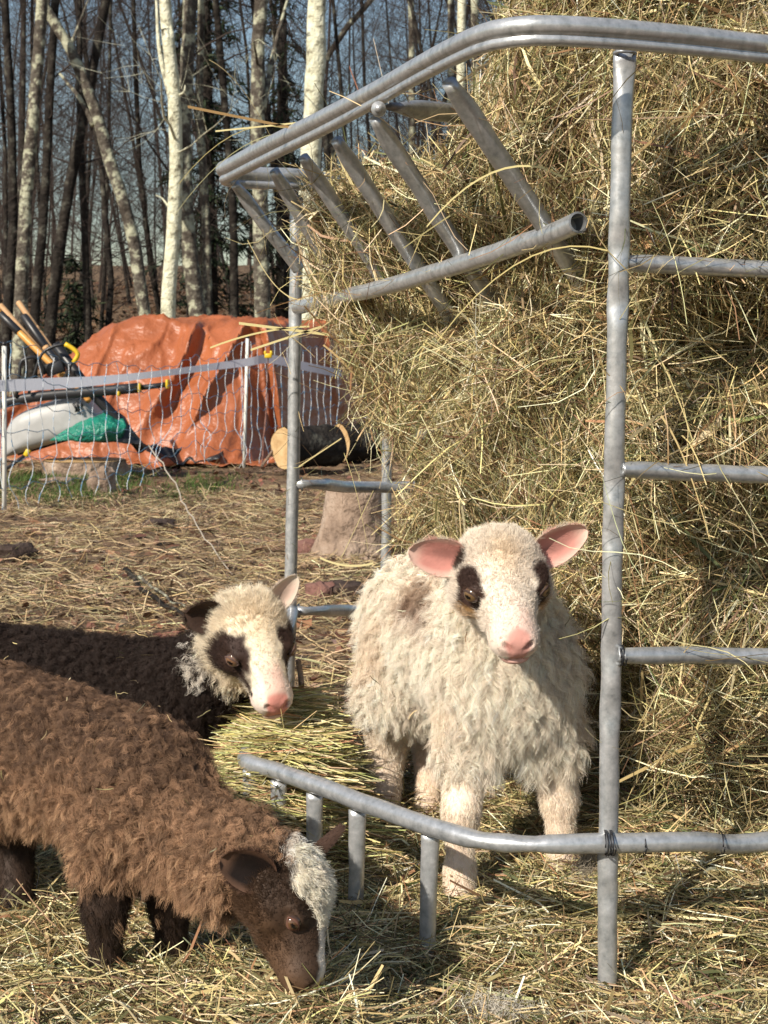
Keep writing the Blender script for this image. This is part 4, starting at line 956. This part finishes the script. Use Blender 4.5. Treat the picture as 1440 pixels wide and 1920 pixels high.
def make_lamb(spec):
    Ho = np.array(spec['head_o']); HR = frame_of(*spec['head_dir']); S = spec['head_s']
    to_h = lambda P: ((P - Ho) @ HR) / S
    def head_sdf(P):
        L = to_h(P) * np.array([1 / spec.get('head_w', 1.0), 1, 1]); k = .014; Lx = L.copy(); Lx[:, 0] = np.abs(Lx[:, 0])
        d = sd_ell(L, (0, -.035, .010), (.049, .055, .045))
        d = smin(d, sd_cone(L, (0, -.012, .012), (0, .082, -.012), .043, .0265), k)
        d = smin(d, sd_cone(L, (0, -.035, -.028), (0, .078, -.033), .036, .0205), k)
        d = smin(d, sd_ell(Lx, (.031, -.012, -.014), (.029, .042, .036)), k)
        d = smin(d, sd_ell(L, (0, .088, -.022), (.0300, .026, .0250)), .012)
        d = smin(d, sd_ell(Lx, (.038, .014, .020), (.012, .024, .009)), .016)                # brow
        d = smin(d, sd_ell(Lx, (.0135, .104, -.013), (.0095, .011, .010)), .006)             # nose wings
        d = smax(d, -sd_ell(Lx, (.053, .026, .009), (.0105, .012, .0085)), .006)             # eye sockets
        d = smax(d, -sd_cone(Lx, (.0070, .1165, -.018), (.0160, .1115, -.0105), .0028, .0048), .003)   # nostrils
        d = smax(d, -sd_cone(Lx, (0, .117, -.022), (0, .1125, -.0335), .0013, .0013), .003)  # philtrum
        d = smin(d, sd_ell(L, (0, .100, -.041), (.0165, .0105, .0065)), .006)
        d = smax(d, -sd_cone(Lx, (0, .1125, -.0345), (.023, .092, -.0385), .0023, .0021), .003)
        d = smax(d, -sd_cone(Lx, (.023, .092, -.0385), (.033, .070, -.0355), .0019, .0013), .003)
        return d * S
    def body(P):
        d = None
        for pr in spec['prims']:
            q = sd_cone(P, *pr[:4]); d = q if d is None else smin(d, q, pr[4] if len(pr) > 4 else .025)
        return smin(d, head_sdf(P), .022)
    allp = np.array([p for pr in spec['prims'] for p in pr[:2]]); rm = .17
    lo = np.minimum(allp.min(0) - rm, Ho - .16); hi = np.maximum(allp.max(0) + rm, Ho + .16); lo[2] = max(lo[2], -.05)
    V, Q = surface_nets(body, lo, hi, .0034)
    V = lap_smooth(V, Q, 1, .4); N = vert_normals(V, Q)
    C = spec['color'](V, to_h(V), False)
    root = empty('lamb', spec['base'], spec['label'], 'lamb', None)
    Vs, Qs, Cs, k = [V], [Q], [C], len(V)
    ears = []
    for e in spec['ears']:
        v, q, c = ear_mesh(Ho, HR, S, **e); Vs.append(v); Qs.append(q + k); Cs.append(c); k += len(v); ears.append((v, q, c))
    o = mesh_np('body', np.concatenate(Vs) - np.array(spec['base']), np.concatenate(Qs), M['skin'], np.concatenate(Cs)); o.parent = root
    ep, er, ec = [], [], []
    for (v, q, c), e in zip(ears, spec['ears']):
        en = vert_normals(v, q); bs = (np.array(e['base']) * S) @ HR.T + Ho; tp = (np.array(e['tip']) * S) @ HR.T + Ho; ax_ = nrm(tp - bs)
        p_, n_ = sample_quads(v, q, en, 4200); rim_ = np.array(e['crim'])
        off = p_ - bs; off = off - (off @ ax_)[:, None] * ax_; d_ = nrm(ax_ * .9 + nrm(off) * .7 + n_ * .35 + rng.normal(size=p_.shape) * .25)
        far = np.linalg.norm(off, axis=1); l_ = (.003 + .006 * sstep(.010, .026, far)) * rng.uniform(.6, 1.3, len(p_))
        i_ = ((p_[:, None, :] - v[None, ::7]) ** 2).sum(-1).argmin(1); cc_ = c[::7][i_]
        tt_ = np.linspace(0, 1, 4)[None, :, None]; ep.append(p_[:, None] + d_[:, None] * (l_[:, None, None] * tt_)); ec.append(np.repeat((cc_ * 1.05)[:, None], 4, 1)); er.append(np.tile(.00022 * (1 - .7 * np.linspace(0, 1, 4)), (len(p_), 1)))
    hair('ear_hair', np.concatenate(ep), np.concatenate(er), np.clip(np.concatenate(ec), .005, .9), M['wool'], root)
    # eyes
    for sx in (-1, 1):
        c = np.array([sx * .0425 * (1 + .75 * (spec.get('head_w', 1.0) - 1)), .0280, .0105]); n1, n2 = 28, 20; mb = MB(); rad = .0120
        # optic axis outwards, slightly forward
        az = nrm(np.array([sx * .76, .62, .08])); hx = nrm(np.cross([0, 0, 1.0], az)); hz = np.cross(az, hx)
        th, ph = np.meshgrid(np.linspace(0, 2 * np.pi, n1, endpoint=False), np.linspace(.001, np.pi, n2) ** 1.0, indexing='ij')
        u, v_ = np.sin(ph) * np.cos(th), np.sin(ph) * np.sin(th)
        p = c + rad * (u[..., None] * hx + v_[..., None] * hz + np.cos(ph)[..., None] * az)
        iris = ph < .85; pup = (np.abs(u) < .40) & (np.abs(v_) < .17) & (ph < 1)
        col = np.where(pup[..., None], (.006, .005, .005), np.where(iris[..., None], spec['iris'], (.05, .03, .02)))
        F = [(i * n2 + j, ((i + 1) % n1) * n2 + j, ((i + 1) % n1) * n2 + j + 1, i * n2 + j + 1) for i in range(n1) for j in range(n2 - 1)]
        mb.add((p.reshape(-1, 3) * S) @ HR.T + Ho, F, 0, col.reshape(-1, 3)); eo = mb.build('eye', M['eye'], root, color=True)
        # upper and lower lid
        for lidz, rr_ in ((.0062, .0026), (-.0066, .0022)):
            tt = np.linspace(-1, 1, 13); q = c + az * (.0085 - .0035 * tt[:, None] ** 2) + hx * (tt * .0125)[:, None] + hz * (lidz * (1 - tt ** 2))[:, None]
            lm = MB(); lm.sweep((q * S) @ HR.T + Ho, np.array([.4 + .6 * (1 - abs(x)) for x in tt]) * rr_ * S, 7, col=spec['lid']); lm.build('eyelid', M['skin'], eo, color=True)
    # fleece: locks of hair
    for f in spec['fur']:
        PP, NN = sample_quads(V, Q, N, f['clumps'], lambda c, nn: f['where'](c, to_h(c), nn))
        nc = len(PP); m = f['per']; LL, lift, flow, curl, freq, droop = f['style'](PP, to_h(PP), NN)
        d0 = nrm(NN * lift[:, None] + flow + rng.normal(size=(nc, 3)) * f.get('mess', .25))
        phi = rng.uniform(0, 6.28, nc); LL = LL * rng.uniform(.7, 1.25, nc); hand = np.where(rng.random(nc) < .5, -1, 1)
        rep = lambda A: np.repeat(A, m, 0)
        Pc, Nc, dc = rep(PP), rep(NN), rep(d0); ns = nc * m
        jit = rng.normal(size=(ns, 3)); jit = (jit - Nc * np.sum(jit * Nc, 1, keepdims=True)) * f['spread']
        dd = nrm(dc + rng.normal(size=(ns, 3)) * f.get('stray', .12)); ls = rep(LL) * rng.uniform(.75, 1.15, ns)
        u = nrm(np.cross(dd, [0.31, .2, .93])); v = np.cross(dd, u); ph = rep(phi) + rng.normal(size=ns) * .45; fr = rep(freq); cu = rep(curl); hd = rep(hand)
        K = f['K']; t = np.linspace(0, 1, K)[None, :, None]
        base = Pc[:, None] + jit[:, None] * (1 - f.get('clump', .6) * t) - Nc[:, None] * .002
        ang = ph[:, None] + hd[:, None] * 6.283 * fr[:, None] * t[..., 0]
        env = (cu[:, None] * np.minimum(t[..., 0] * 2.2, 1))
        pts = base + dd[:, None] * (ls[:, None, None] * t) + np.array([0, 0, -1.0]) * (rep(droop)[:, None, None] * ls[:, None, None] * t ** 2) \
            + u[:, None] * (env * (np.cos(ang) - np.cos(ph)[:, None]))[..., None] + v[:, None] * (env * (np.sin(ang) - np.sin(ph)[:, None]))[..., None]
        col = f['color'](Pc + jit, to_h(Pc + jit), rep(rng.normal(size=(nc, 1))))
        col = np.clip(col * (1 + .10 * rng.normal(size=(ns, 1)) + .10 * rep(rng.normal(size=(nc, 1)))), .006, .88)
        rad = f['rad'] * rng.uniform(.7, 1.2, (ns, 1)) * (1 - .75 * np.linspace(0, 1, K)[None] ** 1.5)
        tipc = np.linspace(0, 1, K)[None, :, None]; col = np.clip(col[:, None] * (1 + f.get('tip_gain', 0.0) * (tipc - .35)), .005, .9)  # strands graded darker at the root, paler at the tip, for curl contrast
        hair(f['name'], pts, rad, col, M['wool'], root)
    k = spec.get('flecks', 50); PP, NN = sample_quads(V, Q, N, k, lambda c, nn: spec['fur'][0]['where'](c, to_h(c), nn))
    fa = Acc(); fa.straw(PP + NN * .022 - np.array(spec['base']), NN * .25 + rng.normal(size=(k, 3)), rng.uniform(.006, .030, k), rng.uniform(.0009, .0018, k), .12); fo = fa.build('hay_flecks', M['straw'], root); fo['kind'] = 'stuff'
    return root

def mixc(a, b, w):
    w = np.asarray(w)[..., None]; return np.asarray(a) * (1 - w) + np.asarray(b) * w

PINK, PINKD = np.array((.60, .30, .25)), np.array((.50, .17, .15))
# ---- the white lamb
def col_white(P, L, strand):
    n = len(P); ax = np.abs(L[:, 0]); y, z = L[:, 1], L[:, 2]
    cream = np.array((.85, .75, .625)); c = np.tile(cream, (n, 1)) 
    head = sstep(.10, .06, np.linalg.norm((L - np.array([0, .02, -.01])) / np.array([.075, .125, .075]), axis=1) * .08)
    c = mixc(c, (.71, .625, .53), head)
    nz = fbm(L * 60, 2, 4) * .004
    # tan forehead
    c = mixc(c, (.62, .45, .26), .55 * np.exp(-(ax / .022) ** 2 - ((y - .0) / .03) ** 2) * (z > .01))
    # pink skin through short hair on the nose bridge
    hm = (near_head(L) < 1.25) * 1.0
    c = mixc(c, (.66, .43, .36), .6 * sstep(.055, .10, y + nz) * sstep(.034, .014, ax) * (z > -.03) * hm)
    c = mixc(c, PINK, sstep(.097, .104, y + .5 * nz - .25 * ax) * sstep(.0185, .0125, ax + .35 * np.maximum(-.016 - z, 0)) * (z > -.033) * hm)
    for q_ in ((.0115, .1145, -.0145), (.0155, .1115, -.0115)): c = mixc(c, (.20, .06, .05), .85 * hm * sstep(1.2, .6, np.linalg.norm(np.stack([ax - q_[0], y - q_[1], z - q_[2]], 1), axis=1) / .0042))
    c = mixc(c, (.40, .16, .14), .8 * hm * (y > .075) * sstep(.0028, .001, np.abs(z + .0345 + .17 * np.minimum(ax, .023))) * sstep(.034, .028, ax))
    c = mixc(c, (.64, .38, .32), sstep(.084, .096, y) * sstep(-.034, -.038, z) * sstep(-.047, -.043, z) * sstep(.022, .015, ax) * hm)
    # dark eye patches with tan foot
    pr = np.sqrt(((y - .020 - nz) / .028) ** 2 + ((ax - .046 + nz) / .0165) ** 2 + ((z - .008) / .032) ** 2)
    c = mixc(c, (.045, .024, .018), sstep(1.15, .88, pr + .12 * vnoise(L * 110, 8)))
    pr2 = np.sqrt(((y - .022) / .015) ** 2 + ((ax - .045) / .02) ** 2 + ((z + .028) / .012) ** 2)
    c = mixc(c, (.46, .27, .11), .7 * sstep(1.3, .8, pr2))
    # dark spot at the root of one ear and brown shoulder patch
    pe = np.linalg.norm((L - np.array([.052, -.030, .022])) / np.array([.012, .018, .016]), axis=1); c = mixc(c, (.05, .03, .022), sstep(1.25, .85, pe))
    sp = np.linalg.norm((P - np.array([.050, 2.50, .495])) / np.array([.045, .10, .075]), axis=1) + .25 * fbm(P * 30, 2, 3); c = mixc(c, (.19, .105, .065), .95 * sstep(1.25, .6, sp))
    st_ = fbm(P * 9, 3, 33); c = mixc(c, (.60, .44, .29), np.clip(.45 * sstep(.0, .9, st_), 0, .4) * (near_head(L) > 1.3))
    # pinkish lower legs
    if not strand: c = mixc(c, (.62, .45, .37), .5 * sstep(.22, .12, P[:, 2]))
    c = mixc(c, (.66, .50, .34), .35 * sstep(.28, .18, P[:, 2]) * (rng.random(n) < .7))
    return c
def near_head(L): return np.linalg.norm((L - np.array([0, .028, -.008])) / np.array([.078, .105, .066]), axis=1)
def white_fleece_where(c, L, nn):
    h = near_head(L); top = (L[:, 1] < -.005) & (L[:, 2] > .012)
    return sstep(1.12, 1.28, h + .0 * top) * sstep(.215, .265, c[:, 2]) * np.clip(.5 - nn[:, 1], .12, 1.3) + 1e-9
def white_fleece_style(P, L, Nn):
    n = len(P); chest = np.exp(-((P[:, 0] - .20) / .11) ** 2 - ((P[:, 2] - .29) / .085) ** 2) * (P[:, 1] < 2.45) * (Nn[:, 1] < .1)
    legs = sstep(.25, .19, P[:, 2]); hd = sstep(1.6, 1.1, near_head(L))
    LL = (.029 + .014 * chest) * (1 - .55 * legs) * (1 - .35 * hd)
    flow = np.stack([-.15 + 0 * P[:, 0], .15 + 0 * P[:, 0], -.75 + 0 * P[:, 0]], -1)
    flow = flow + chest[:, None] * np.array([.10, 0, -.75]) + hd[:, None] * (HRW @ np.array([0, -.9, .2]))
    lift = .55 - .15 * chest + .1 * (1 - legs)
    curl = (.0044 + .0016 * chest) * (1 - .75 * legs) * (1 - .5 * hd); freq = 1.05 + .6 * chest
    return LL, lift, flow, curl, freq + .5 * rng.random(n), .25 + .25 * chest
HRW = frame_of((.12, -.86, -.49), (.0, -.45, 1))
def short_where(hmax=1.1, zmax=.30):
    def w_(c, L, nn):
        h = near_head(L); nose = (L[:, 1] > .1015) & (np.abs(L[:, 0]) < .0165); lips = (L[:, 1] > .084) & (L[:, 2] < -.034) & (L[:, 2] > -.045)
        eye = np.linalg.norm((np.stack([np.abs(L[:, 0]), L[:, 1], L[:, 2]], 1) - np.array([.047, .0280, .0105])) / np.array([.016, .0155, .0105]), axis=1) < 1
        return np.where(nose | lips | eye, 1e-9, sstep(1.35, 1.15, h) * 1.0 + .45 * sstep(.26, .22, c[:, 2]) * (h > 1.2)) + 1e-9
    return w_
def short_style(HRm, Lf=.011, Lb=.016, top=1.0):
    def st(P, L, Nn):
        n = len(P); back = HRm @ np.array([0, -1.0, .25]); head = near_head(L) < 1.2
        fl = np.where(head[:, None], back[None], np.array([0, 0, -1.0])[None]) * .95
        leng = np.where(head, Lf * (1 + top * 1.3 * sstep(.03, -.04, L[:, 1]) + .9 * sstep(.0, -.03, L[:, 2]) * sstep(.07, .04, L[:, 1])) * (1 - .5 * sstep(.05, .09, L[:, 1])), Lb)
        return leng, .55 + .5 * head * sstep(.02, -.04, L[:, 1]), fl, np.full(n, .0009), np.full(n, 1.0), np.full(n, .1)
    return st
white = dict(
    base=(.16, 2.5, .03), label='cream white curly lamb with dark eye patches standing inside the feeder', head_o=(.176, 2.255, .538), head_dir=((.12, -.86, -.49), (.0, -.45, 1)), head_s=1.12, head_w=1.07, iris=(.13, .078, .036), lid=(.05, .03, .025), color=col_white,
    prims=[((.190, 2.45, .398), (.080, 2.74, .408), .100, .113), ((.20, 2.43, .372), (.19, 2.43, .38), .090, .094), ((.055, 2.72, .37), (.035, 2.69, .28), .090, .066), ((.18, 2.35, .525), (.19, 2.46, .42), .058, .09, .05),
           ((.135, 2.41, .29), (.122, 2.365, .165), .046, .0255), ((.122, 2.365, .165), (.120, 2.355, .07), .0265, .0185, .02), ((.120, 2.355, .07), (.119, 2.345, .03), .023, .026, .015),
           ((.262, 2.43, .29), (.284, 2.43, .165), .046, .0255), ((.284, 2.43, .165), (.288, 2.425, .07), .0265, .0185, .02), ((.288, 2.425, .07), (.288, 2.415, .03), .023, .026, .015),
           ((.025, 2.69, .28), (.000, 2.71, .165), .068, .032), ((.005, 2.71, .165), (.000, 2.665, .03), .029, .022, .02), ((.13, 2.76, .29), (.088, 2.745, .165), .070, .031), ((.088, 2.745, .165), (.078, 2.70, .03), .029, .022, .02)],
    ears=[dict(base=(.044, -.030, .018), tip=(.120, -.040, .034), face=(.10, .95, .30), W=.0265, cup=.013, cin=(.66, .29, .24), cout=(.62, .52, .42), crim=(.66, .44, .36)),
          dict(base=(-.046, -.030, .014), tip=(-.120, -.046, .048), face=(-.10, .95, .30), W=.0255, cup=.014, cin=(.68, .31, .26), cout=(.62, .52, .42), crim=(.68, .45, .37))],
    fur=[dict(name='fleece', clumps=5200, per=24, K=11, spread=.0046, rad=.00027, where=white_fleece_where, style=white_fleece_style, clump=.80, mess=.30, stray=.055, tip_gain=.15, color=lambda P, L, r: col_white(P, L, True)),
         dict(name='long_locks', clumps=850, per=26, K=14, spread=.0030, rad=.00028, clump=.86, mess=.22, stray=.035, tip_gain=.1,
              where=lambda c, L, nn: np.exp(-((c[:, 0] - .20) / .10) ** 2 - ((c[:, 2] - .36) / .06) ** 2) * (c[:, 1] < 2.46) * (nn[:, 1] < .05) * sstep(1.15, 1.35, near_head(L)) + 1e-9,
              style=lambda P, L, Nn: (np.full(len(P), .042), np.full(len(P), .55), np.tile(np.array([.1, -.05, -.9]), (len(P), 1)), np.full(len(P), .0052), 1.5 + .8 * rng.random(len(P)), np.full(len(P), .25)), color=lambda P, L, r: col_white(P, L, True)),
         dict(name='short_hair', clumps=30000, per=5, K=5, spread=.0028, rad=.00024, where=short_where(), style=short_style(HRW, .0090, .009, .30), clump=.45, mess=.20, stray=.14, color=lambda P, L, r: col_white(P, L, True))])
make_lamb(white)

# ---- tufts of shed wool
def wool_tuft(c, r, n, label, colr, seed):
    rs = np.random.default_rng(seed); o = empty('wool_tuft', c, label, 'wool tuft')
    p0 = rs.normal(size=(n, 3)) * np.array(r) * .6; K = 10; t = np.linspace(0, 1, K)[None, :, None]; d = nrm(rs.normal(size=(n, 3))); u = nrm(np.cross(d, [.3, .2, .9])); v = np.cross(d, u)
    a = rs.uniform(0, 6.28, (n, 1)) + 9 * t[..., 0]; L = rs.uniform(.01, .035, (n, 1, 1))
    pts = np.array(c) + p0[:, None] + d[:, None] * L * t + .004 * (u[:, None] * np.cos(a)[..., None] + v[:, None] * np.sin(a)[..., None])
    hair('wool', pts, np.full((n, K), .00022), np.tile(np.array(colr) * rs.uniform(.8, 1.15, (n, 1, 1)), (1, K, 1)), M['wool'], o)
wool_tuft(at(1100, 1612, 2.115), (.008, .008, .014), 260, 'small grey tuft of wool caught under the lower rail beside the post', (.34, .29, .22), 1)
wool_tuft(at(925, 1892, 2.02), (.040, .02, .006), 420, 'pale wad of shed wool lying in the hay at the feeder foot', (.62, .57, .48), 2)

# ---- the brown lamb grazing in front
HRB_DIR = ((.42, -.42, -.80), (.86, -.10, .50)); HRB = frame_of(*HRB_DIR)
def col_brown(P, L, strand):
    n = len(P); ax = np.abs(L[:, 0]); y, z = L[:, 1], L[:, 2]; nz = fbm(L * 60, 2, 4) * .004
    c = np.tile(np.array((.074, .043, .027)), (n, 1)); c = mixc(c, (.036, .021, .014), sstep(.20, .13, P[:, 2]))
    hd = sstep(1.35, 1.0, near_head(L)); c = mixc(c, (.048, .027, .016), hd)
    c = mixc(c, (.085, .047, .026), hd * sstep(.0, -.03, z))
    # white blaze, wide tuft on the crown and a stripe down to the nose
    wid = np.interp(y, [-.09, -.05, -.01, .02, .05, .12], [.014, .036, .044, .022, .009, .012])
    bl = sstep(wid + .004, wid - .003, ax + nz) * sstep(-.012, .0, z - np.interp(y, [-.05, .12], [.008, -.020])) * sstep(-.085, -.06, y)
    c = mixc(c, (.66, .60, .52), bl)
    c = mixc(c, (.42, .22, .18), sstep(.104, .112, y) * sstep(.014, .008, ax) * hd)
    return c
def brown_fleece_color(P, L, r):
    c = col_brown(P, L, True); n = len(P)
    # paler tan tips low on the side and across the neck
    q = sstep(.36, .25, P[:, 2]) * sstep(.13, .20, P[:, 2]) * (P[:, 0] < -.12); nk = np.exp(-((P[:, 0] + .20) / .07) ** 2 - ((P[:, 2] - .16) / .06) ** 2)
    white = c[:, 0] > .4
    cc = mixc(c, (.32, .19, .11), np.clip(.12 + .50 * q + .40 * nk + .30 * r[:, 0], 0, 1) * .85)
    return np.where(white[:, None], c, cc)
def brown_where(c, L, nn):
    h = near_head(L); return sstep(1.02, 1.2, h) * sstep(.165, .20, c[:, 2]) * np.clip(.45 - nn[:, 1] + .35 * nn[:, 2], .1, 1.4) + 1e-9
def brown_style(P, L, Nn):
    n = len(P); top = sstep(.24, .36, P[:, 2]); low = sstep(.26, .17, P[:, 2]); hd = sstep(1.6, 1.1, near_head(L))
    flow = np.stack([-.2 + 0 * P[:, 0], 0 * P[:, 0], -.5 - .4 * low], -1); nk = sstep(-.30, -.2, P[:, 0]); flow = flow + nk[:, None] * np.array([-.35, 0, .05])
    return (.018 + .011 * low + .004 * nk) * (1 - .4 * hd), .85 - .40 * low - .1 * nk, flow, .0050 * (1 - .45 * low), 1.5 - .6 * low + .5 * rng.random(n), .12 + .2 * low
def blaze_where(c, L, nn): return (col_brown(c, L, True)[:, 0] > .5) * (L[:, 1] < .045) * 1.0 + 1e-9
def blaze_style(P, L, Nn):
    n = len(P); f = HRB @ np.array([0, .55, 0.2]); k = sstep(.05, -.01, L[:, 1])
    return .007 + .011 * k, np.full(n, .40), np.tile(f, (n, 1)) + (HRB[:, 0][None] * (np.sign(L[:, 0]) * .35)[:, None]), np.full(n, .0012), np.full(n, .7), np.full(n, .1)
brown = dict(
    base=(-.38, 2.12, .0), label='chocolate brown curly lamb with white blaze grazing the hay in front', head_o=(-.123, 1.924, .170), head_dir=HRB_DIR, head_s=.95, iris=(.10, .05, .025), lid=(.12, .055, .038), color=col_brown,
    prims=[((-.335, 2.10, .282), (-.60, 2.31, .296), .086, .104), ((-.325, 2.08, .250), (-.188, 1.975, .200), .072, .053, .05), ((-.185, 1.975, .212), (-.142, 1.945, .195), .056, .046, .03),
           ((-.372, 2.06, .24), (-.384, 2.05, .125), .050, .029), ((-.384, 2.05, .125), (-.386, 2.058, .045), .028, .019, .02), ((-.386, 2.058, .045), (-.384, 2.045, -.01), .020, .024, .012), ((-.295, 2.11, .22), (-.302, 2.10, .115), .048, .028), ((-.302, 2.10, .115), (-.302, 2.115, .035), .027, .019, .02), ((-.302, 2.115, .035), (-.300, 2.10, -.01), .020, .024, .012),
           ((-.575, 2.29, .25), (-.585, 2.35, .135), .085, .036), ((-.585, 2.35, .135), (-.566, 2.30, .02), .032, .026, .02), ((-.66, 2.36, .25), (-.69, 2.42, .135), .085, .036), ((-.69, 2.42, .135), (-.67, 2.38, .02), .032, .026, .02)],
    ears=[dict(base=(.056, -.030, .012), tip=(.092, -.080, -.030), face=(1, .45, .1), W=.029, cup=.018, cin=(.014, .008, .006), cout=(.07, .034, .021), crim=(.12, .065, .04), fold=.0),
          dict(base=(-.044, -.040, .016), tip=(-.120, -.080, .080), face=(.1, .9, -.3), W=.027, cup=.014, cin=(.09, .05, .035), cout=(.075, .042, .028), crim=(.08, .045, .03))],
    fur=[dict(name='fleece', clumps=7600, per=17, K=10, spread=.0044, rad=.00028, where=brown_where, style=brown_style, clump=.80, mess=.42, stray=.06, tip_gain=1.3, color=brown_fleece_color),
         dict(name='short_hair', clumps=26000, per=5, K=5, spread=.0028, rad=.00024, where=short_where(), style=short_style(HRB, .007, .010, .4), clump=.45, mess=.20, stray=.12, color=lambda P, L, r: col_brown(P, L, True)),
         dict(name='long_locks', clumps=1500, per=18, K=12, spread=.0034, rad=.00027, clump=.85, mess=.28, stray=.05, tip_gain=1.0,
              where=lambda c, L, nn: (np.exp(-((c[:, 2] - .235) / .045) ** 2) + .8 * np.exp(-((c[:, 0] + .22) / .05) ** 2 - ((c[:, 2] - .18) / .05) ** 2)) * (nn[:, 1] < .2) * sstep(1.15, 1.35, near_head(L)) + 1e-9,
              style=lambda P, L, Nn: (np.full(len(P), .027), np.full(len(P), .5), np.tile(np.array([-.25, -.05, -.75]), (len(P), 1)), np.full(len(P), .0030), .8 + .6 * rng.random(len(P)), np.full(len(P), .2)),
              color=lambda P, L, r: mixc(np.tile(np.array((.10, .058, .035)), (len(P), 1)), (.42, .265, .155), np.clip(.45 + .4 * r[:, 0], 0, 1))),
         dict(name='blaze', clumps=900, per=9, K=6, spread=.0022, rad=.00026, where=blaze_where, style=blaze_style, clump=.5, mess=.16, stray=.1, color=lambda P, L, r: np.tile(np.array((.86, .78, .64)), (len(P), 1)))])
make_lamb(brown)

# ---- the dark lamb with the white face
HRD_DIR = ((.36, -.72, -.60), (.06, -.42, 1)); HRD = frame_of(*HRD_DIR)
def col_dark(P, L, strand):
    n = len(P); ax = np.abs(L[:, 0]); y, z = L[:, 1], L[:, 2]; nz = fbm(L * 60, 2, 4) * .005
    c = np.tile(np.array((.026, .016, .012)), (n, 1))
    hd = sstep(1.42, 1.22, near_head(L) + .2 * fbm(L * 30, 2, 9)); c = mixc(c, (.76, .66, .51), hd)
    c = mixc(c, (.62, .45, .25), .4 * hd * np.exp(-(ax / .035) ** 2 - ((y - .0) / .035) ** 2))
    pr = np.sqrt(((y - .030 - nz) / .048) ** 2 + ((z + .006 + nz) / .046) ** 2); out = sstep(.019, .027, ax - .10 * (y - .03) + nz)
    c = mixc(c, (.036, .019, .014), sstep(1.10, .92, pr + .1 * vnoise(L * 90, 8)) * out)
    c = mixc(c, (.68, .42, .35), .7 * hd * sstep(.050, .080, y + nz) * sstep(.022, .012, ax))
    c = mixc(c, (.72, .60, .52), hd * sstep(.074, .082, y) * sstep(.012, .020, ax))
    c = mixc(c, (.60, .25, .20), hd * sstep(.099, .106, y) * sstep(.0185, .0125, ax) * (z > -.034))
    for q_ in ((.0115, .1145, -.0145), (.0155, .1115, -.0115)): c = mixc(c, (.20, .06, .05), .8 * hd * sstep(1.2, .6, np.linalg.norm(np.stack([ax - q_[0], y - q_[1], z - q_[2]], 1), axis=1) / .0042))
    c = mixc(c, (.36, .16, .14), .8 * hd * (y > .075) * sstep(.0028, .001, np.abs(z + .0345 + .17 * np.minimum(ax, .023))) * sstep(.034, .028, ax))
    for sx, sy_, sz in ((.030, .080, -.014), (.031, .070, -.028), (.026, .092, -.030)):
        c = mixc(c, (.03, .02, .02), sstep(1.2, .8, np.linalg.norm(np.stack([(L[:, 0] - sx), (y - sy_), (z - sz)], 1), axis=1) / .0045))
    return c
def dark_where(c, L, nn):
    h = near_head(L); top = (L[:, 1] < -.0) & (L[:, 2] > .012)
    return sstep(1.1, 1.25, h + .0 * top) * sstep(.10, .14, c[:, 2]) * np.clip(.45 - nn[:, 1] + .35 * nn[:, 2], .1, 1.4) + 1e-9
def dark_style(P, L, Nn):
    n = len(P); hd = sstep(1.9, 1.2, near_head(L)); flow = np.stack([-.3 + 0 * P[:, 0], .1 + 0 * P[:, 0], -.45 + 0 * P[:, 0]], -1)
    return .022 * (1 - .2 * hd), np.full(n, .7), flow, .0034 * (1 - .5 * hd), 1.6 + .5 * rng.random(n), np.full(n, .2)
def dark_fleece_color(P, L, r):
    c = col_dark(P, L, True)
    gz = (r[:, 0] > 1.15) & (near_head(L) > 1.35) & (near_head(L) < 1.75); c = np.where(gz[:, None], np.array((.55, .5, .44)), c)
    for q in ((-.325, 2.66, .335), (-.245, 2.60, .245)):
        d = np.linalg.norm((P - np.array(q)) / np.array([.025, .06, .035]), axis=1); c = np.where(((d < 1) & (r[:, 0] > -.1))[:, None], np.array((.6, .54, .46)), c)
    return c
dark = dict(
    base=(-.5, 2.85, .0), label='dark brown lamb with white face and brown eye patches nosing the hay', head_o=(-.222, 2.615, .379), head_dir=HRD_DIR, head_s=1.16, iris=(.17, .09, .05), lid=(.10, .06, .05), color=col_dark,
    prims=[((-.37, 2.80, .225), (-.80, 2.95, .235), .112, .118), ((-.37, 2.78, .25), (-.262, 2.685, .355), .092, .060, .05),
           ((-.33, 2.78, .18), (-.335, 2.78, .09), .05, .032), ((-.335, 2.78, .09), (-.335, 2.785, .01), .03, .023, .02), ((-.43, 2.75, .18), (-.435, 2.75, .09), .05, .032), ((-.435, 2.75, .09), (-.435, 2.755, .01), .03, .023, .02),
           ((-.80, 2.88, .2), (-.81, 2.92, .11), .075, .034), ((-.81, 2.92, .11), (-.80, 2.89, .01), .031, .024, .02), ((-.80, 3.02, .2), (-.81, 3.05, .11), .075, .034), ((-.81, 3.05, .11), (-.80, 3.02, .01), .031, .024, .02)],
    ears=[dict(base=(.040, -.044, .018), tip=(.092, -.052, .030), face=(.1, .95, .15), W=.029, cup=.018, cin=(.05, .028, .02), cout=(.05, .03, .02), crim=(.06, .035, .025), fold=.012),
          dict(base=(-.036, -.040, .024), tip=(-.076, -.056, .072), face=(.45, .9, .1), W=.018, cup=.012, cin=(.60, .44, .36), cout=(.6, .5, .42), crim=(.55, .47, .38))],
    fur=[dict(name='fleece', clumps=6000, per=16, K=10, spread=.0044, rad=.00030, where=dark_where, style=dark_style, clump=.72, mess=.40, stray=.09, tip_gain=.5, color=dark_fleece_color),
         dict(name='short_hair', clumps=16000, per=5, K=5, spread=.0028, rad=.00024, where=short_where(), style=short_style(HRD, .009, .010), clump=.45, mess=.20, stray=.14, color=lambda P, L, r: col_dark(P, L, True))])
make_lamb(dark)
